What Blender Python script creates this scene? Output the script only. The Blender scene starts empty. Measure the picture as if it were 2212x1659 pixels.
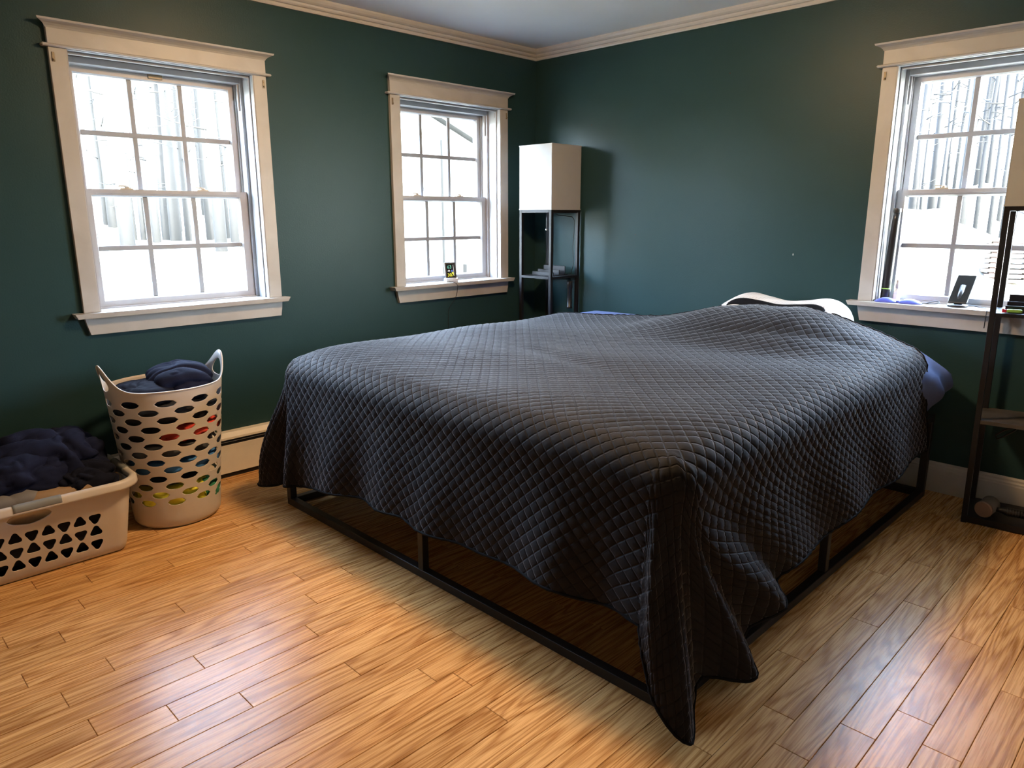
import bpy, math, random
import numpy as np
from mathutils import Vector, Matrix, noise as mnoise

# ------------------------------------------------------------------ camera, sky, sun, exposure
scene = bpy.context.scene
COL = scene.collection
IMG_W, IMG_H, FOCAL = 2212.0, 1659.0, 1558.6
CAM = Vector((3.2946, -3.5048, 1.2103))
YAW, PITCH, ROLL = math.radians(45.019), math.radians(13.17), math.radians(-0.075)
cam_data = bpy.data.cameras.new('camera')
cam_data.sensor_fit = 'HORIZONTAL'
cam_data.sensor_width = 36.0
cam_data.lens = FOCAL * 36.0 / IMG_W
cam_data.clip_start = 0.02
cam_data.clip_end = 300
cam = bpy.data.objects.new('camera', cam_data)
COL.objects.link(cam)
_fw = Vector((-math.sin(YAW) * math.cos(PITCH), math.cos(YAW) * math.cos(PITCH), -math.sin(PITCH)))
_r = Vector((math.cos(YAW), math.sin(YAW), 0))
_u = _r.cross(_fw)
_r2 = _r * math.cos(ROLL) + _u * math.sin(ROLL)
_u2 = _u * math.cos(ROLL) - _r * math.sin(ROLL)
cam.matrix_world = Matrix(((_r2.x, _u2.x, -_fw.x, CAM.x), (_r2.y, _u2.y, -_fw.y, CAM.y),
                           (_r2.z, _u2.z, -_fw.z, CAM.z), (0, 0, 0, 1)))
scene.camera = cam

SUN_ELEV, SUN_AZ = 38.0, -14.0          # azimuth measured from +x, so no sun enters the windows
SKY_STRENGTH, SUN_STRENGTH, LAMP_STRENGTH = 43.0, 12.0, 17.5
world = bpy.data.worlds.new('sky')
scene.world = world
world.use_nodes = True
wn = world.node_tree
wn.nodes.clear()
w_out = wn.nodes.new('ShaderNodeOutputWorld')
w_bg = wn.nodes.new('ShaderNodeBackground')
w_sky = wn.nodes.new('ShaderNodeTexSky')
w_sky.sky_type = 'HOSEK_WILKIE'
w_sky.sun_direction = (math.cos(math.radians(SUN_ELEV)) * math.cos(math.radians(SUN_AZ)),
                       math.cos(math.radians(SUN_ELEV)) * math.sin(math.radians(SUN_AZ)),
                       math.sin(math.radians(SUN_ELEV)))
w_sky.turbidity = 6.0
w_sky.ground_albedo = 0.5
w_bg.inputs['Strength'].default_value = SKY_STRENGTH
w_sat = wn.nodes.new('ShaderNodeHueSaturation')      # thin winter haze takes some of the blue out of the sky
w_sat.inputs['Saturation'].default_value = 0.72
wn.links.new(w_sky.outputs[0], w_sat.inputs['Color'])
wn.links.new(w_sat.outputs[0], w_bg.inputs['Color'])
wn.links.new(w_bg.outputs[0], w_out.inputs['Surface'])

sun_data = bpy.data.lights.new('sun', 'SUN')
sun_data.energy = SUN_STRENGTH
sun_data.angle = math.radians(0.6)
sun_data.color = (1.0, 0.95, 0.86)
sun = bpy.data.objects.new('sun', sun_data)
COL.objects.link(sun)
sun.rotation_euler = Vector(w_sky.sun_direction).to_track_quat('Z', 'Y').to_euler()

scene.view_settings.view_transform = 'Standard'
scene.view_settings.look = 'None'
scene.view_settings.exposure = 3.45
scene.view_settings.gamma = 1.0
scene.view_settings.use_curve_mapping = False
scene.cycles.max_bounces = 5
scene.cycles.diffuse_bounces = 3
scene.cycles.glossy_bounces = 2
scene.cycles.transparent_max_bounces = 12
scene.cycles.caustics_reflective = False
scene.cycles.caustics_refractive = False
scene.cycles.sample_clamp_indirect = 8.0
scene.cycles.use_denoising = True
scene.cycles.use_adaptive_sampling = True
scene.cycles.adaptive_threshold = 0.1

WINDOW_ZONES = [((0.0, -2.243), 'L'), ((0.0, -0.6945), 'L'), ((2.497, 0.0), 'R')]
for (px_, py_), side in WINDOW_ZONES:      # sampling portals for the sky, they give off no light of their own
    pd = bpy.data.lights.new('sky_portal', 'AREA')
    pd.shape = 'RECTANGLE'
    pd.size, pd.size_y = 0.74, 1.0
    pd.cycles.is_portal = True
    po = bpy.data.objects.new('sky_portal', pd)
    COL.objects.link(po)
    if side == 'L':
        po.location = (-0.19, py_, 1.325)
        d_in = Vector((1, 0, 0))
    else:
        po.location = (px_, 0.19, 1.325)
        d_in = Vector((0, -1, 0))
    po.rotation_euler = (-d_in).to_track_quat('Z', 'Y').to_euler()

rng = random.Random(7)

# ------------------------------------------------------------------ materials
def new_mat(name):
    m = bpy.data.materials.new(name)
    m.use_nodes = True
    nt = m.node_tree
    b = nt.nodes['Principled BSDF']
    return m, nt, b

def N(nt, kind, **kw):
    n = nt.nodes.new('ShaderNode' + kind)
    for k, v in kw.items():
        setattr(n, k, v)
    return n

def V(nt, op, a, b=None, c=None):
    n = nt.nodes.new('ShaderNodeMath')
    n.operation = op
    for i, x in enumerate((a, b, c)):
        if x is None:
            continue
        if isinstance(x, (int, float)):
            n.inputs[i].default_value = x
        else:
            nt.links.new(x, n.inputs[i])
    return n.outputs[0]

def mapped(nt, scale=(1, 1, 1), rand=False, coord='Object'):
    tc = N(nt, 'TexCoord')
    mp = N(nt, 'Mapping')
    mp.inputs['Scale'].default_value = scale
    nt.links.new(tc.outputs[coord], mp.inputs['Vector'])
    if rand:
        oi = N(nt, 'ObjectInfo')
        cm = N(nt, 'CombineXYZ')
        nt.links.new(V(nt, 'MULTIPLY', oi.outputs['Random'], 37.0), cm.inputs[0])
        nt.links.new(V(nt, 'MULTIPLY', oi.outputs['Random'], 91.0), cm.inputs[1])
        nt.links.new(V(nt, 'MULTIPLY', oi.outputs['Random'], 53.0), cm.inputs[2])
        nt.links.new(cm.outputs[0], mp.inputs['Location'])
        return mp.outputs[0], oi.outputs['Random']
    return mp.outputs[0]

def ramp(nt, fac, stops):
    r = N(nt, 'ValToRGB')
    el = r.color_ramp.elements
    while len(el) < len(stops):
        el.new(0.5)
    for e, (p, c) in zip(el, stops):
        e.position = p
        e.color = (*c, 1)
    nt.links.new(fac, r.inputs[0])
    return r.outputs[0]

def simple(name, color, rough=0.5, metal=0.0, spec=0.5, noise_amt=0.06, noise_scale=20, bump=0.0, bump_scale=200, sheen=0.0, coat=0.0):
    m, nt, b = new_mat(name)
    vec = mapped(nt)
    t = N(nt, 'TexNoise')
    t.inputs['Scale'].default_value = noise_scale
    t.inputs['Detail'].default_value = 4
    nt.links.new(vec, t.inputs['Vector'])
    lo = tuple(max(0, c * (1 - noise_amt)) for c in color)
    hi = tuple(min(1, c * (1 + noise_amt)) for c in color)
    nt.links.new(ramp(nt, t.outputs[0], [(0.3, lo), (0.7, hi)]), b.inputs['Base Color'])
    b.inputs['Roughness'].default_value = rough
    b.inputs['Metallic'].default_value = metal
    b.inputs['Specular IOR Level'].default_value = spec
    if sheen:
        b.inputs['Sheen Weight'].default_value = sheen
        b.inputs['Sheen Roughness'].default_value = 0.4
    if coat:
        b.inputs['Coat Weight'].default_value = coat
    if bump:
        t2 = N(nt, 'TexNoise')
        t2.inputs['Scale'].default_value = bump_scale
        t2.inputs['Detail'].default_value = 3
        nt.links.new(vec, t2.inputs['Vector'])
        bp = N(nt, 'Bump')
        bp.inputs['Strength'].default_value = bump
        bp.inputs['Distance'].default_value = 0.002
        nt.links.new(t2.outputs[0], bp.inputs['Height'])
        nt.links.new(bp.outputs[0], b.inputs['Normal'])
    return m

def emissive(name, color, strength):
    m, nt, b = new_mat(name)
    b.inputs['Base Color'].default_value = (*color, 1)
    b.inputs['Emission Color'].default_value = (*color, 1)
    b.inputs['Emission Strength'].default_value = strength
    return m

M = {}
def wall_paint():
    m, nt, b = new_mat('green_wall_paint')
    vec = mapped(nt)
    t = N(nt, 'TexNoise')
    t.inputs['Scale'].default_value = 1.3
    t.inputs['Detail'].default_value = 5
    nt.links.new(vec, t.inputs['Vector'])
    nt.links.new(ramp(nt, t.outputs[0], [(0.3, (0.0170, 0.0450, 0.0480)), (0.7, (0.0195, 0.0500, 0.0525))]), b.inputs['Base Color'])
    b.inputs['Roughness'].default_value = 0.40
    b.inputs['Specular IOR Level'].default_value = 0.18
    t2 = N(nt, 'TexNoise')
    t2.inputs['Scale'].default_value = 160
    t2.inputs['Detail'].default_value = 3
    nt.links.new(vec, t2.inputs['Vector'])
    t3 = N(nt, 'TexNoise')
    t3.inputs['Scale'].default_value = 6
    nt.links.new(vec, t3.inputs['Vector'])
    bp = N(nt, 'Bump')
    bp.inputs['Strength'].default_value = 0.16
    bp.inputs['Distance'].default_value = 0.003
    nt.links.new(V(nt, 'ADD', t2.outputs[0], t3.outputs[0]), bp.inputs['Height'])
    nt.links.new(bp.outputs[0], b.inputs['Normal'])
    return m
M['wall'] = wall_paint()
M['gap'] = simple('dark_plank_gap', (0.05, 0.025, 0.012), 0.9)
M['fill_wall'] = simple('fill_wall_paint', (0.50, 0.49, 0.46), 0.6, noise_amt=0.03, noise_scale=3)  # for the unseen walls, pale so they bounce fill light
M['ceiling'] = simple('ceiling_paint', (0.80, 0.80, 0.79), 0.7, noise_amt=0.02, noise_scale=3, bump=0.08, bump_scale=120)

def casing_paint():
    m, nt, b = new_mat('whitewashed_pine')
    vec = mapped(nt, (3, 60, 3))
    t = N(nt, 'TexNoise')
    t.inputs['Scale'].default_value = 2.0
    t.inputs['Detail'].default_value = 5
    t.inputs['Distortion'].default_value = 0.8
    nt.links.new(vec, t.inputs['Vector'])
    grain = ramp(nt, t.outputs[0], [(0.3, (0.365, 0.35, 0.325)), (0.65, (0.42, 0.41, 0.39))])
    vo = N(nt, 'TexVoronoi')
    vo.inputs['Scale'].default_value = 3.4
    vo.inputs['Randomness'].default_value = 1.0
    nt.links.new(mapped(nt), vo.inputs['Vector'])
    knot = ramp(nt, vo.outputs['Distance'], [(0.0, (0.30, 0.17, 0.07)), (0.035, (0.52, 0.38, 0.22)), (0.06, (1, 1, 1))])
    mx = N(nt, 'MixRGB', blend_type='MULTIPLY')
    mx.inputs[0].default_value = 0.75
    nt.links.new(grain, mx.inputs[1])
    nt.links.new(knot, mx.inputs[2])
    nt.links.new(mx.outputs[0], b.inputs['Base Color'])
    b.inputs['Roughness'].default_value = 0.45
    return m
M['casing'] = casing_paint()
M['trim'] = simple('trim_paint', (0.47, 0.46, 0.44), 0.45, noise_amt=0.03)
M['jamb'] = simple('jamb_paint', (0.34, 0.34, 0.345), 0.4, noise_amt=0.03)
M['vinyl'] = simple('white_vinyl', (0.36, 0.36, 0.365), 0.38, noise_amt=0.03)
M['grid'] = simple('muntin_vinyl', (0.26, 0.27, 0.285), 0.5, noise_amt=0.03)
M['brass'] = simple('tarnished_brass', (0.22, 0.18, 0.12), 0.5, metal=0.6)
M['lock'] = simple('lock_beige', (0.45, 0.40, 0.32), 0.4)

def glass_mat():
    m = bpy.data.materials.new('window_glass')
    m.use_nodes = True
    nt = m.node_tree
    nt.nodes.clear()
    out = N(nt, 'OutputMaterial')
    tr = N(nt, 'BsdfTransparent')
    tr.inputs[0].default_value = (0.95, 0.97, 0.975, 1)
    gl = N(nt, 'BsdfGlossy')
    gl.inputs['Roughness'].default_value = 0.02
    fr = N(nt, 'Fresnel')
    fr.inputs[0].default_value = 1.35
    mx = N(nt, 'MixShader')
    ge = N(nt, 'NewGeometry')                      # reflect on the outer faces only, not inside the pane
    nt.links.new(V(nt, 'MULTIPLY', fr.outputs[0], V(nt, 'SUBTRACT', 1.0, ge.outputs['Backfacing'])), mx.inputs[0])
    nt.links.new(tr.outputs[0], mx.inputs[1])
    nt.links.new(gl.outputs[0], mx.inputs[2])
    nt.links.new(mx.outputs[0], out.inputs[0])
    return m
M['glass'] = glass_mat()

def oak():
    m, nt, b = new_mat('oak_plank')
    vec, rnd = mapped(nt, (1, 1, 1), rand=True)
    mp = N(nt, 'Mapping')
    mp.inputs['Scale'].default_value = (9.5, 0.72, 1)
    nt.links.new(vec, mp.inputs['Vector'])
    t = N(nt, 'TexNoise')
    t.inputs['Scale'].default_value = 1.0
    t.inputs['Detail'].default_value = 2.2
    t.inputs['Roughness'].default_value = 0.42
    t.inputs['Distortion'].default_value = 0.35
    nt.links.new(mp.outputs[0], t.inputs['Vector'])
    rings = V(nt, 'SINE', V(nt, 'MULTIPLY', t.outputs[0], 105.0))
    rings = V(nt, 'MULTIPLY_ADD', rings, 0.5, 0.5)
    # fine pores, drawn out along the board
    mp2 = N(nt, 'Mapping')
    mp2.inputs['Scale'].default_value = (300, 9, 1)
    nt.links.new(vec, mp2.inputs['Vector'])
    t2 = N(nt, 'TexNoise')
    t2.inputs['Scale'].default_value = 1.0
    t2.inputs['Detail'].default_value = 3
    nt.links.new(mp2.outputs[0], t2.inputs['Vector'])
    col = ramp(nt, rings, [(0.0, (0.42, 0.21, 0.07)), (0.32, (0.56, 0.315, 0.118)), (1.0, (0.67, 0.400, 0.165))])
    pores = ramp(nt, t2.outputs[0], [(0.36, (0.72, 0.64, 0.56)), (0.54, (1, 1, 1))])
    mx = N(nt, 'MixRGB', blend_type='MULTIPLY')
    mx.inputs[0].default_value = 0.8
    nt.links.new(col, mx.inputs[1])
    nt.links.new(pores, mx.inputs[2])
    tone = ramp(nt, rnd, [(0.0, (0.80, 0.74, 0.68)), (0.3, (1.0, 0.97, 0.93)), (0.55, (1.08, 1.08, 1.10)), (0.8, (0.98, 0.90, 0.82)), (1.0, (1.12, 1.14, 1.18))])
    mx2 = N(nt, 'MixRGB', blend_type='MULTIPLY')
    mx2.inputs[0].default_value = 0.85
    nt.links.new(mx.outputs[0], mx2.inputs[1])
    nt.links.new(tone, mx2.inputs[2])
    nt.links.new(mx2.outputs[0], b.inputs['Base Color'])
    nt.links.new(V(nt, 'MULTIPLY_ADD', t2.outputs[0], 0.12, 0.215), b.inputs['Roughness'])
    bp = N(nt, 'Bump')
    bp.inputs['Strength'].default_value = 0.05
    bp.inputs['Distance'].default_value = 0.002
    nt.links.new(t2.outputs[0], bp.inputs['Height'])
    nt.links.new(bp.outputs[0], b.inputs['Normal'])
    b.inputs['Specular IOR Level'].default_value = 0.14
    return m
M['oak'] = oak()

def quilt_mat():
    m, nt, b = new_mat('charcoal_quilted_velvet')
    tc = N(nt, 'TexCoord')
    sp = N(nt, 'SeparateXYZ')
    nt.links.new(tc.outputs['UV'], sp.inputs[0])
    A = 1 / QA
    s = V(nt, 'MULTIPLY', V(nt, 'ADD', sp.outputs[0], sp.outputs[1]), A)
    d = V(nt, 'MULTIPLY', V(nt, 'SUBTRACT', sp.outputs[0], sp.outputs[1]), A)
    def tri(x):   # 0 on the stitch line, 0.5 mid-way
        f = V(nt, 'FRACT', x)
        return V(nt, 'MINIMUM', f, V(nt, 'SUBTRACT', 1.0, f))
    mn = V(nt, 'MINIMUM', tri(s), tri(d))
    groove = N(nt, 'MapRange', interpolation_type='SMOOTHSTEP')
    groove.inputs['From Min'].default_value = 0.0
    groove.inputs['From Max'].default_value = 0.13
    nt.links.new(mn, groove.inputs['Value'])
    t = N(nt, 'TexNoise')
    t.inputs['Scale'].default_value = 9
    t.inputs['Detail'].default_value = 6
    nt.links.new(tc.outputs['UV'], t.inputs['Vector'])
    nt.links.new(ramp(nt, t.outputs[0], [(0.3, (0.009, 0.009, 0.0105)), (0.7, (0.015, 0.015, 0.0165))]), b.inputs['Base Color'])
    b.inputs['Roughness'].default_value = 0.72
    b.inputs['Specular IOR Level'].default_value = 0.12
    b.inputs['Sheen Weight'].default_value = 0.40
    b.inputs['Sheen Roughness'].default_value = 0.28
    b.inputs['Sheen Tint'].default_value = (0.67, 0.65, 0.65, 1)
    t2 = N(nt, 'TexNoise')
    t2.inputs['Scale'].default_value = 260
    nt.links.new(tc.outputs['UV'], t2.inputs['Vector'])
    h = V(nt, 'MULTIPLY_ADD', t2.outputs[0], 0.05, groove.outputs[0])
    bp = N(nt, 'Bump')
    bp.inputs['Strength'].default_value = 0.55
    bp.inputs['Distance'].default_value = 0.0035
    nt.links.new(h, bp.inputs['Height'])
    nt.links.new(bp.outputs[0], b.inputs['Normal'])
    return m
QA = 0.046
M['quilt'] = quilt_mat()
M['binding'] = simple('quilt_binding', (0.006, 0.006, 0.007), 0.8, spec=0.1)
M['sheet'] = simple('blue_sheet', (0.085, 0.125, 0.27), 0.75, bump=0.1, bump_scale=300)
M['mattress'] = simple('mattress_ticking', (0.55, 0.55, 0.56), 0.8)
def pillow_mat():
    m, nt, b = new_mat('dimpled_white_knit')
    vec = mapped(nt)
    vo = N(nt, 'TexVoronoi')
    vo.inputs['Scale'].default_value = 75
    vo.inputs['Randomness'].default_value = 0.1
    nt.links.new(vec, vo.inputs['Vector'])
    nt.links.new(ramp(nt, vo.outputs['Distance'], [(0.1, (0.40, 0.40, 0.42)), (0.5, (0.55, 0.55, 0.55))]), b.inputs['Base Color'])
    bp = N(nt, 'Bump')
    bp.inputs['Strength'].default_value = 0.6
    bp.inputs['Distance'].default_value = 0.003
    nt.links.new(vo.outputs['Distance'], bp.inputs['Height'])
    nt.links.new(bp.outputs[0], b.inputs['Normal'])
    b.inputs['Roughness'].default_value = 0.8
    return m
M['pillow'] = pillow_mat()
M['mesh_black'] = simple('black_mesh_fabric', (0.004, 0.004, 0.005), 0.9, spec=0.1, bump=0.5, bump_scale=350)
M['metal_black'] = simple('black_powder_coat', (0.012, 0.012, 0.014), 0.42, spec=0.45, bump=0.04)
M['lamp_black'] = simple('black_lacquer', (0.010, 0.010, 0.012), 0.38, spec=0.3)
M['dusty_black'] = simple('dusty_black_shelf', (0.055, 0.05, 0.046), 0.55, noise_amt=0.35, noise_scale=12)
M['shade'] = simple('linen_shade', (0.38, 0.38, 0.365), 0.75, noise_amt=0.02, bump=0.08, bump_scale=500)
M['hamper'] = simple('taupe_plastic', (0.55, 0.505, 0.445), 0.42, noise_amt=0.02)
M['basket'] = simple('sand_plastic', (0.56, 0.51, 0.45), 0.36, noise_amt=0.02)
M['grip'] = simple('grey_rubber_grip', (0.19, 0.20, 0.19), 0.5, noise_amt=0.04)
M['navy'] = simple('navy_fleece', (0.0075, 0.0100, 0.0270), 0.9, noise_amt=0.2, bump=0.25, bump_scale=420, spec=0.15)
M['navy_dark'] = simple('dark_navy_jersey', (0.0055, 0.0065, 0.0140), 0.9, bump=0.2, bump_scale=420, spec=0.15)
M['black_cloth'] = simple('black_cotton', (0.006, 0.0065, 0.009), 0.9, bump=0.2, bump_scale=420)
M['khaki'] = simple('khaki_twill', (0.27, 0.17, 0.085), 0.85, noise_amt=0.12, bump=0.25, bump_scale=600)
M['grey_cloth'] = simple('grey_jersey', (0.17, 0.155, 0.135), 0.85, bump=0.2, bump_scale=420)
M['slate_cloth'] = simple('slate_grey_cotton', (0.060, 0.064, 0.070), 0.85, bump=0.2, bump_scale=420)
M['red_cloth'] = simple('red_cotton', (0.70, 0.065, 0.04), 0.8, bump=0.2, bump_scale=420)
M['blue_cloth'] = simple('blue_cotton', (0.05, 0.19, 0.46), 0.8, bump=0.2, bump_scale=420)
M['yellow_cloth'] = simple('yellow_cotton', (0.85, 0.80, 0.06), 0.8, bump=0.2, bump_scale=420)
M['green_cloth'] = simple('green_cotton', (0.025, 0.20, 0.10), 0.8, noise_amt=0.4, bump=0.2, bump_scale=420)
M['heater'] = simple('cream_enamel', (0.72, 0.65, 0.53), 0.4, noise_amt=0.03)
M['heater_dark'] = simple('dark_heater_slot', (0.012, 0.012, 0.012), 0.6)
M['fin'] = simple('aluminium_fins', (0.5, 0.5, 0.5), 0.4, metal=0.8)
M['plastic_black'] = simple('black_plastic', (0.012, 0.012, 0.013), 0.3)
M['plastic_dark'] = simple('dark_grey_plastic', (0.03, 0.032, 0.034), 0.4)
M['silver'] = simple('silver_plastic', (0.55, 0.56, 0.58), 0.35, metal=0.3)
M['screen'] = simple('dark_lcd', (0.006, 0.008, 0.010), 0.15)
M['phone_glass'] = simple('phone_glass', (0.02, 0.022, 0.022), 0.08, spec=0.6)
M['gel_blue'] = simple('blue_satin', (0.045, 0.065, 0.36), 0.45, sheen=0.2)
M['cord_black'] = simple('black_cord', (0.01, 0.01, 0.01), 0.5)
M['cord_white'] = simple('steel_bead_chain', (0.7, 0.7, 0.68), 0.3, metal=0.6)
M['bottle_clear'] = simple('clear_plastic_bottle', (0.72, 0.73, 0.74), 0.25)
M['label_white'] = simple('paper_label', (0.74, 0.71, 0.70), 0.7)
M['jar_body'] = simple('jar_label', (0.55, 0.57, 0.66), 0.5)
M['jar_lid'] = simple('blue_jar_lid', (0.05, 0.10, 0.42), 0.35)
M['lighter_green'] = simple('green_plastic', (0.25, 0.48, 0.08), 0.3)
M['lighter_red'] = simple('red_plastic', (0.6, 0.03, 0.06), 0.3)
M['green_ring'] = simple('lime_ring', (0.30, 0.60, 0.12), 0.4)
M['mallet_grey'] = simple('grey_rubber', (0.13, 0.12, 0.11), 0.55)
M['mallet_cap'] = simple('worn_copper_cap', (0.26, 0.17, 0.13), 0.5)
M['bark'] = simple('shaded_pine_bark', (0.0015, 0.0015, 0.0019), 0.9, noise_amt=0.4, noise_scale=5)  # backlit shade put into the trunk colour, near black against overexposure
M['bark_lit'] = simple('lit_bark_darkened', (0.0017, 0.0018, 0.0021), 0.9, noise_amt=0.3, noise_scale=5)  # sunlit copy of the bark, likewise near black against overexposure
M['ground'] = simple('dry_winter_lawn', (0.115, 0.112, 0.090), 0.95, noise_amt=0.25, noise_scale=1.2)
M['siding'] = simple('darkened_white_siding', (0.075, 0.079, 0.083), 0.5, noise_amt=0.02)  # siding, roof, fascia, meter and lumber colours darkened to offset the overexposure
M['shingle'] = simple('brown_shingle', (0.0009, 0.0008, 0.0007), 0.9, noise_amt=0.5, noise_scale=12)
M['fascia'] = simple('darkened_pale_fascia', (0.0022, 0.0030, 0.0035), 0.5)
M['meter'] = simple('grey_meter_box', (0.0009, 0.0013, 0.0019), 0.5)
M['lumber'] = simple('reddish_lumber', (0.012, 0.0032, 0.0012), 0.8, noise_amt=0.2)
M['needles'] = simple('evergreen_needles', (0.06, 0.12, 0.04), 0.9, noise_amt=0.4)
M['dome'] = emissive('warm_glass_dome', (1.0, 0.64, 0.33), LAMP_STRENGTH)

# ------------------------------------------------------------------ mesh helpers
class MB:
    def __init__(s):
        s.v, s.f, s.smooth = [], [], []
    def add(s, verts, faces, smooth=False):
        o = len(s.v)
        s.v.extend([tuple(p) for p in verts])
        s.f.extend([tuple(i + o for i in f) for f in faces])
        s.smooth.extend([smooth] * len(faces))
        return s
    def box(s, x0, x1, y0, y1, z0, z1, b=0.0):
        """axis box, with chamfered edges when b > 0"""
        if b <= 0:
            vs = [(x, y, z) for x in (x0, x1) for y in (y0, y1) for z in (z0, z1)]
            fs = [(0, 1, 3, 2), (4, 6, 7, 5), (0, 4, 5, 1), (2, 3, 7, 6), (0, 2, 6, 4), (1, 5, 7, 3)]
            return s.add(vs, fs)
        lo, hi = (x0, y0, z0), (x1, y1, z1)
        vs, idx = [], {}
        for c in range(8):
            bits = ((c >> 2) & 1, (c >> 1) & 1, c & 1)
            for ax in range(3):
                p = []
                for k in range(3):
                    base = hi[k] if bits[k] else lo[k]
                    if k != ax:
                        base += -b if bits[k] else b
                    p.append(base)
                idx[(c, ax)] = len(vs)
                vs.append(tuple(p))
        fs = []
        for ax in range(3):
            o1, o2 = [k for k in range(3) if k != ax]
            for side in (0, 1):
                loop = []
                for (p, q) in ((0, 0), (1, 0), (1, 1), (0, 1)):
                    bits = [0, 0, 0]
                    bits[ax], bits[o1], bits[o2] = side, p, q
                    loop.append(idx[(bits[0] * 4 + bits[1] * 2 + bits[2], ax)])
                flip = (side == 1) ^ (ax == 1)
                fs.append(tuple(loop if flip else loop[::-1]))
        for ax in range(3):
            o1, o2 = [k for k in range(3) if k != ax]
            for p in (0, 1):
                for q in (0, 1):
                    bits = [0, 0, 0]
                    bits[o1], bits[o2] = p, q
                    bits[ax] = 0
                    c0 = bits[0] * 4 + bits[1] * 2 + bits[2]
                    bits[ax] = 1
                    c1 = bits[0] * 4 + bits[1] * 2 + bits[2]
                    fs.append((idx[(c0, o1)], idx[(c1, o1)], idx[(c1, o2)], idx[(c0, o2)]))
        for c in range(8):
            fs.append((idx[(c, 0)], idx[(c, 1)], idx[(c, 2)]))
        return s.add(vs, fs)
    def tube(s, pts, r, n=10, caps=True, smooth=True):
        pts = [Vector(p) for p in pts]
        rs = r if isinstance(r, (list, tuple)) else [r] * len(pts)
        vs, fs = [], []
        up = None
        for i, p in enumerate(pts):
            t = (pts[min(i + 1, len(pts) - 1)] - pts[max(i - 1, 0)])
            t = t.normalized() if t.length > 1e-9 else Vector((0, 0, 1))
            if up is None:
                up = Vector((0, 0, 1)) if abs(t.z) < 0.9 else Vector((1, 0, 0))
            a = t.cross(up)
            a = a.normalized() if a.length > 1e-6 else t.orthogonal().normalized()
            bvec = a.cross(t).normalized()
            up = bvec
            for k in range(n):
                an = 2 * math.pi * k / n
                vs.append(p + (a * math.cos(an) + bvec * math.sin(an)) * rs[i])
        for i in range(len(pts) - 1):
            for k in range(n):
                k2 = (k + 1) % n
                fs.append((i * n + k, i * n + k2, (i + 1) * n + k2, (i + 1) * n + k))
        s.add(vs, fs, smooth)
        if caps:
            o = len(s.v) - len(vs)
            s.f.append(tuple(o + k for k in range(n))[::-1])
            s.f.append(tuple(o + (len(pts) - 1) * n + k for k in range(n)))
            s.smooth += [False, False]
        return s
    def lathe(s, prof, n=32, center=(0, 0, 0), smooth=True):
        vs, fs = [], []
        m = len(prof)
        for (r, z) in prof:
            for k in range(n):
                a = 2 * math.pi * k / n
                vs.append((center[0] + r * math.cos(a), center[1] + r * math.sin(a), center[2] + z))
        for i in range(m - 1):
            for k in range(n):
                k2 = (k + 1) % n
                fs.append((i * n + k, i * n + k2, (i + 1) * n + k2, (i + 1) * n + k))
        s.add(vs, fs, smooth)
        o = len(s.v) - len(vs)
        s.f.append(tuple(o + k for k in range(n))[::-1])
        s.f.append(tuple(o + (m - 1) * n + k for k in range(n)))
        s.smooth += [False, False]
        return s
    def prism(s, poly, axis, a, b, smooth=False):
        """extrude a closed 2-D polygon; axis x: (y,z), axis y: (x,z), axis z: (x,y)"""
        def mk(p, t):
            return {'x': (t, p[0], p[1]), 'y': (p[0], t, p[1]), 'z': (p[0], p[1], t)}[axis]
        n = len(poly)
        vs = [mk(p, a) for p in poly] + [mk(p, b) for p in poly]
        fs = [tuple(range(n)), tuple(range(2 * n - 1, n - 1, -1))]
        s.add(vs, fs)
        s.add(vs, [(i, i + n, (i + 1) % n + n, (i + 1) % n) for i in range(n)], smooth)
        return s
    def build(s, name, mat, parent=None, loc=None, rot=None, fix=True):
        me = bpy.data.meshes.new(name)
        me.from_pydata(s.v, [], s.f)
        if any(s.smooth):
            me.polygons.foreach_set('use_smooth', s.smooth)
        if fix:
            import bmesh
            bm = bmesh.new()
            bm.from_mesh(me)
            bmesh.ops.remove_doubles(bm, verts=bm.verts, dist=1e-6)
            bmesh.ops.recalc_face_normals(bm, faces=bm.faces)
            bm.to_mesh(me)
            bm.free()
        me.materials.append(M[mat] if isinstance(mat, str) else mat)
        return link(name, me, parent, loc, rot)

def link(name, me, parent=None, loc=None, rot=None):
    o = bpy.data.objects.new(name, me)
    COL.objects.link(o)
    if parent is not None:
        o.parent = parent
    if loc is not None:
        o.location = loc
    if rot is not None:
        o.rotation_euler = rot
    return o

def tag(o, label, cat, group=None, kind=None):
    o['label'] = label
    o['category'] = cat
    if group:
        o['group'] = group
    if kind:
        o['kind'] = kind
    return o

def thing(name, label, cat, loc=(0, 0, 0), rotz=0.0, group=None):
    o = bpy.data.objects.new(name, None)
    COL.objects.link(o)
    o.location = loc
    o.rotation_euler = (0, 0, rotz)
    o.empty_display_size = 0.05
    return tag(o, label, cat, group)

def structure(o, label=None):
    o['kind'] = 'structure'
    if label:
        o['label'] = label
    return o

def solidify(o, t, offset=-1.0):
    md = o.modifiers.new('thickness', 'SOLIDIFY')
    md.thickness = t
    md.offset = offset
    md.use_even_offset = False
    return o

def smoothstep(a, b, x):
    t = np.clip((np.asarray(x, float) - a) / (b - a), 0, 1)
    return t * t * (3 - 2 * t)

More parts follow.
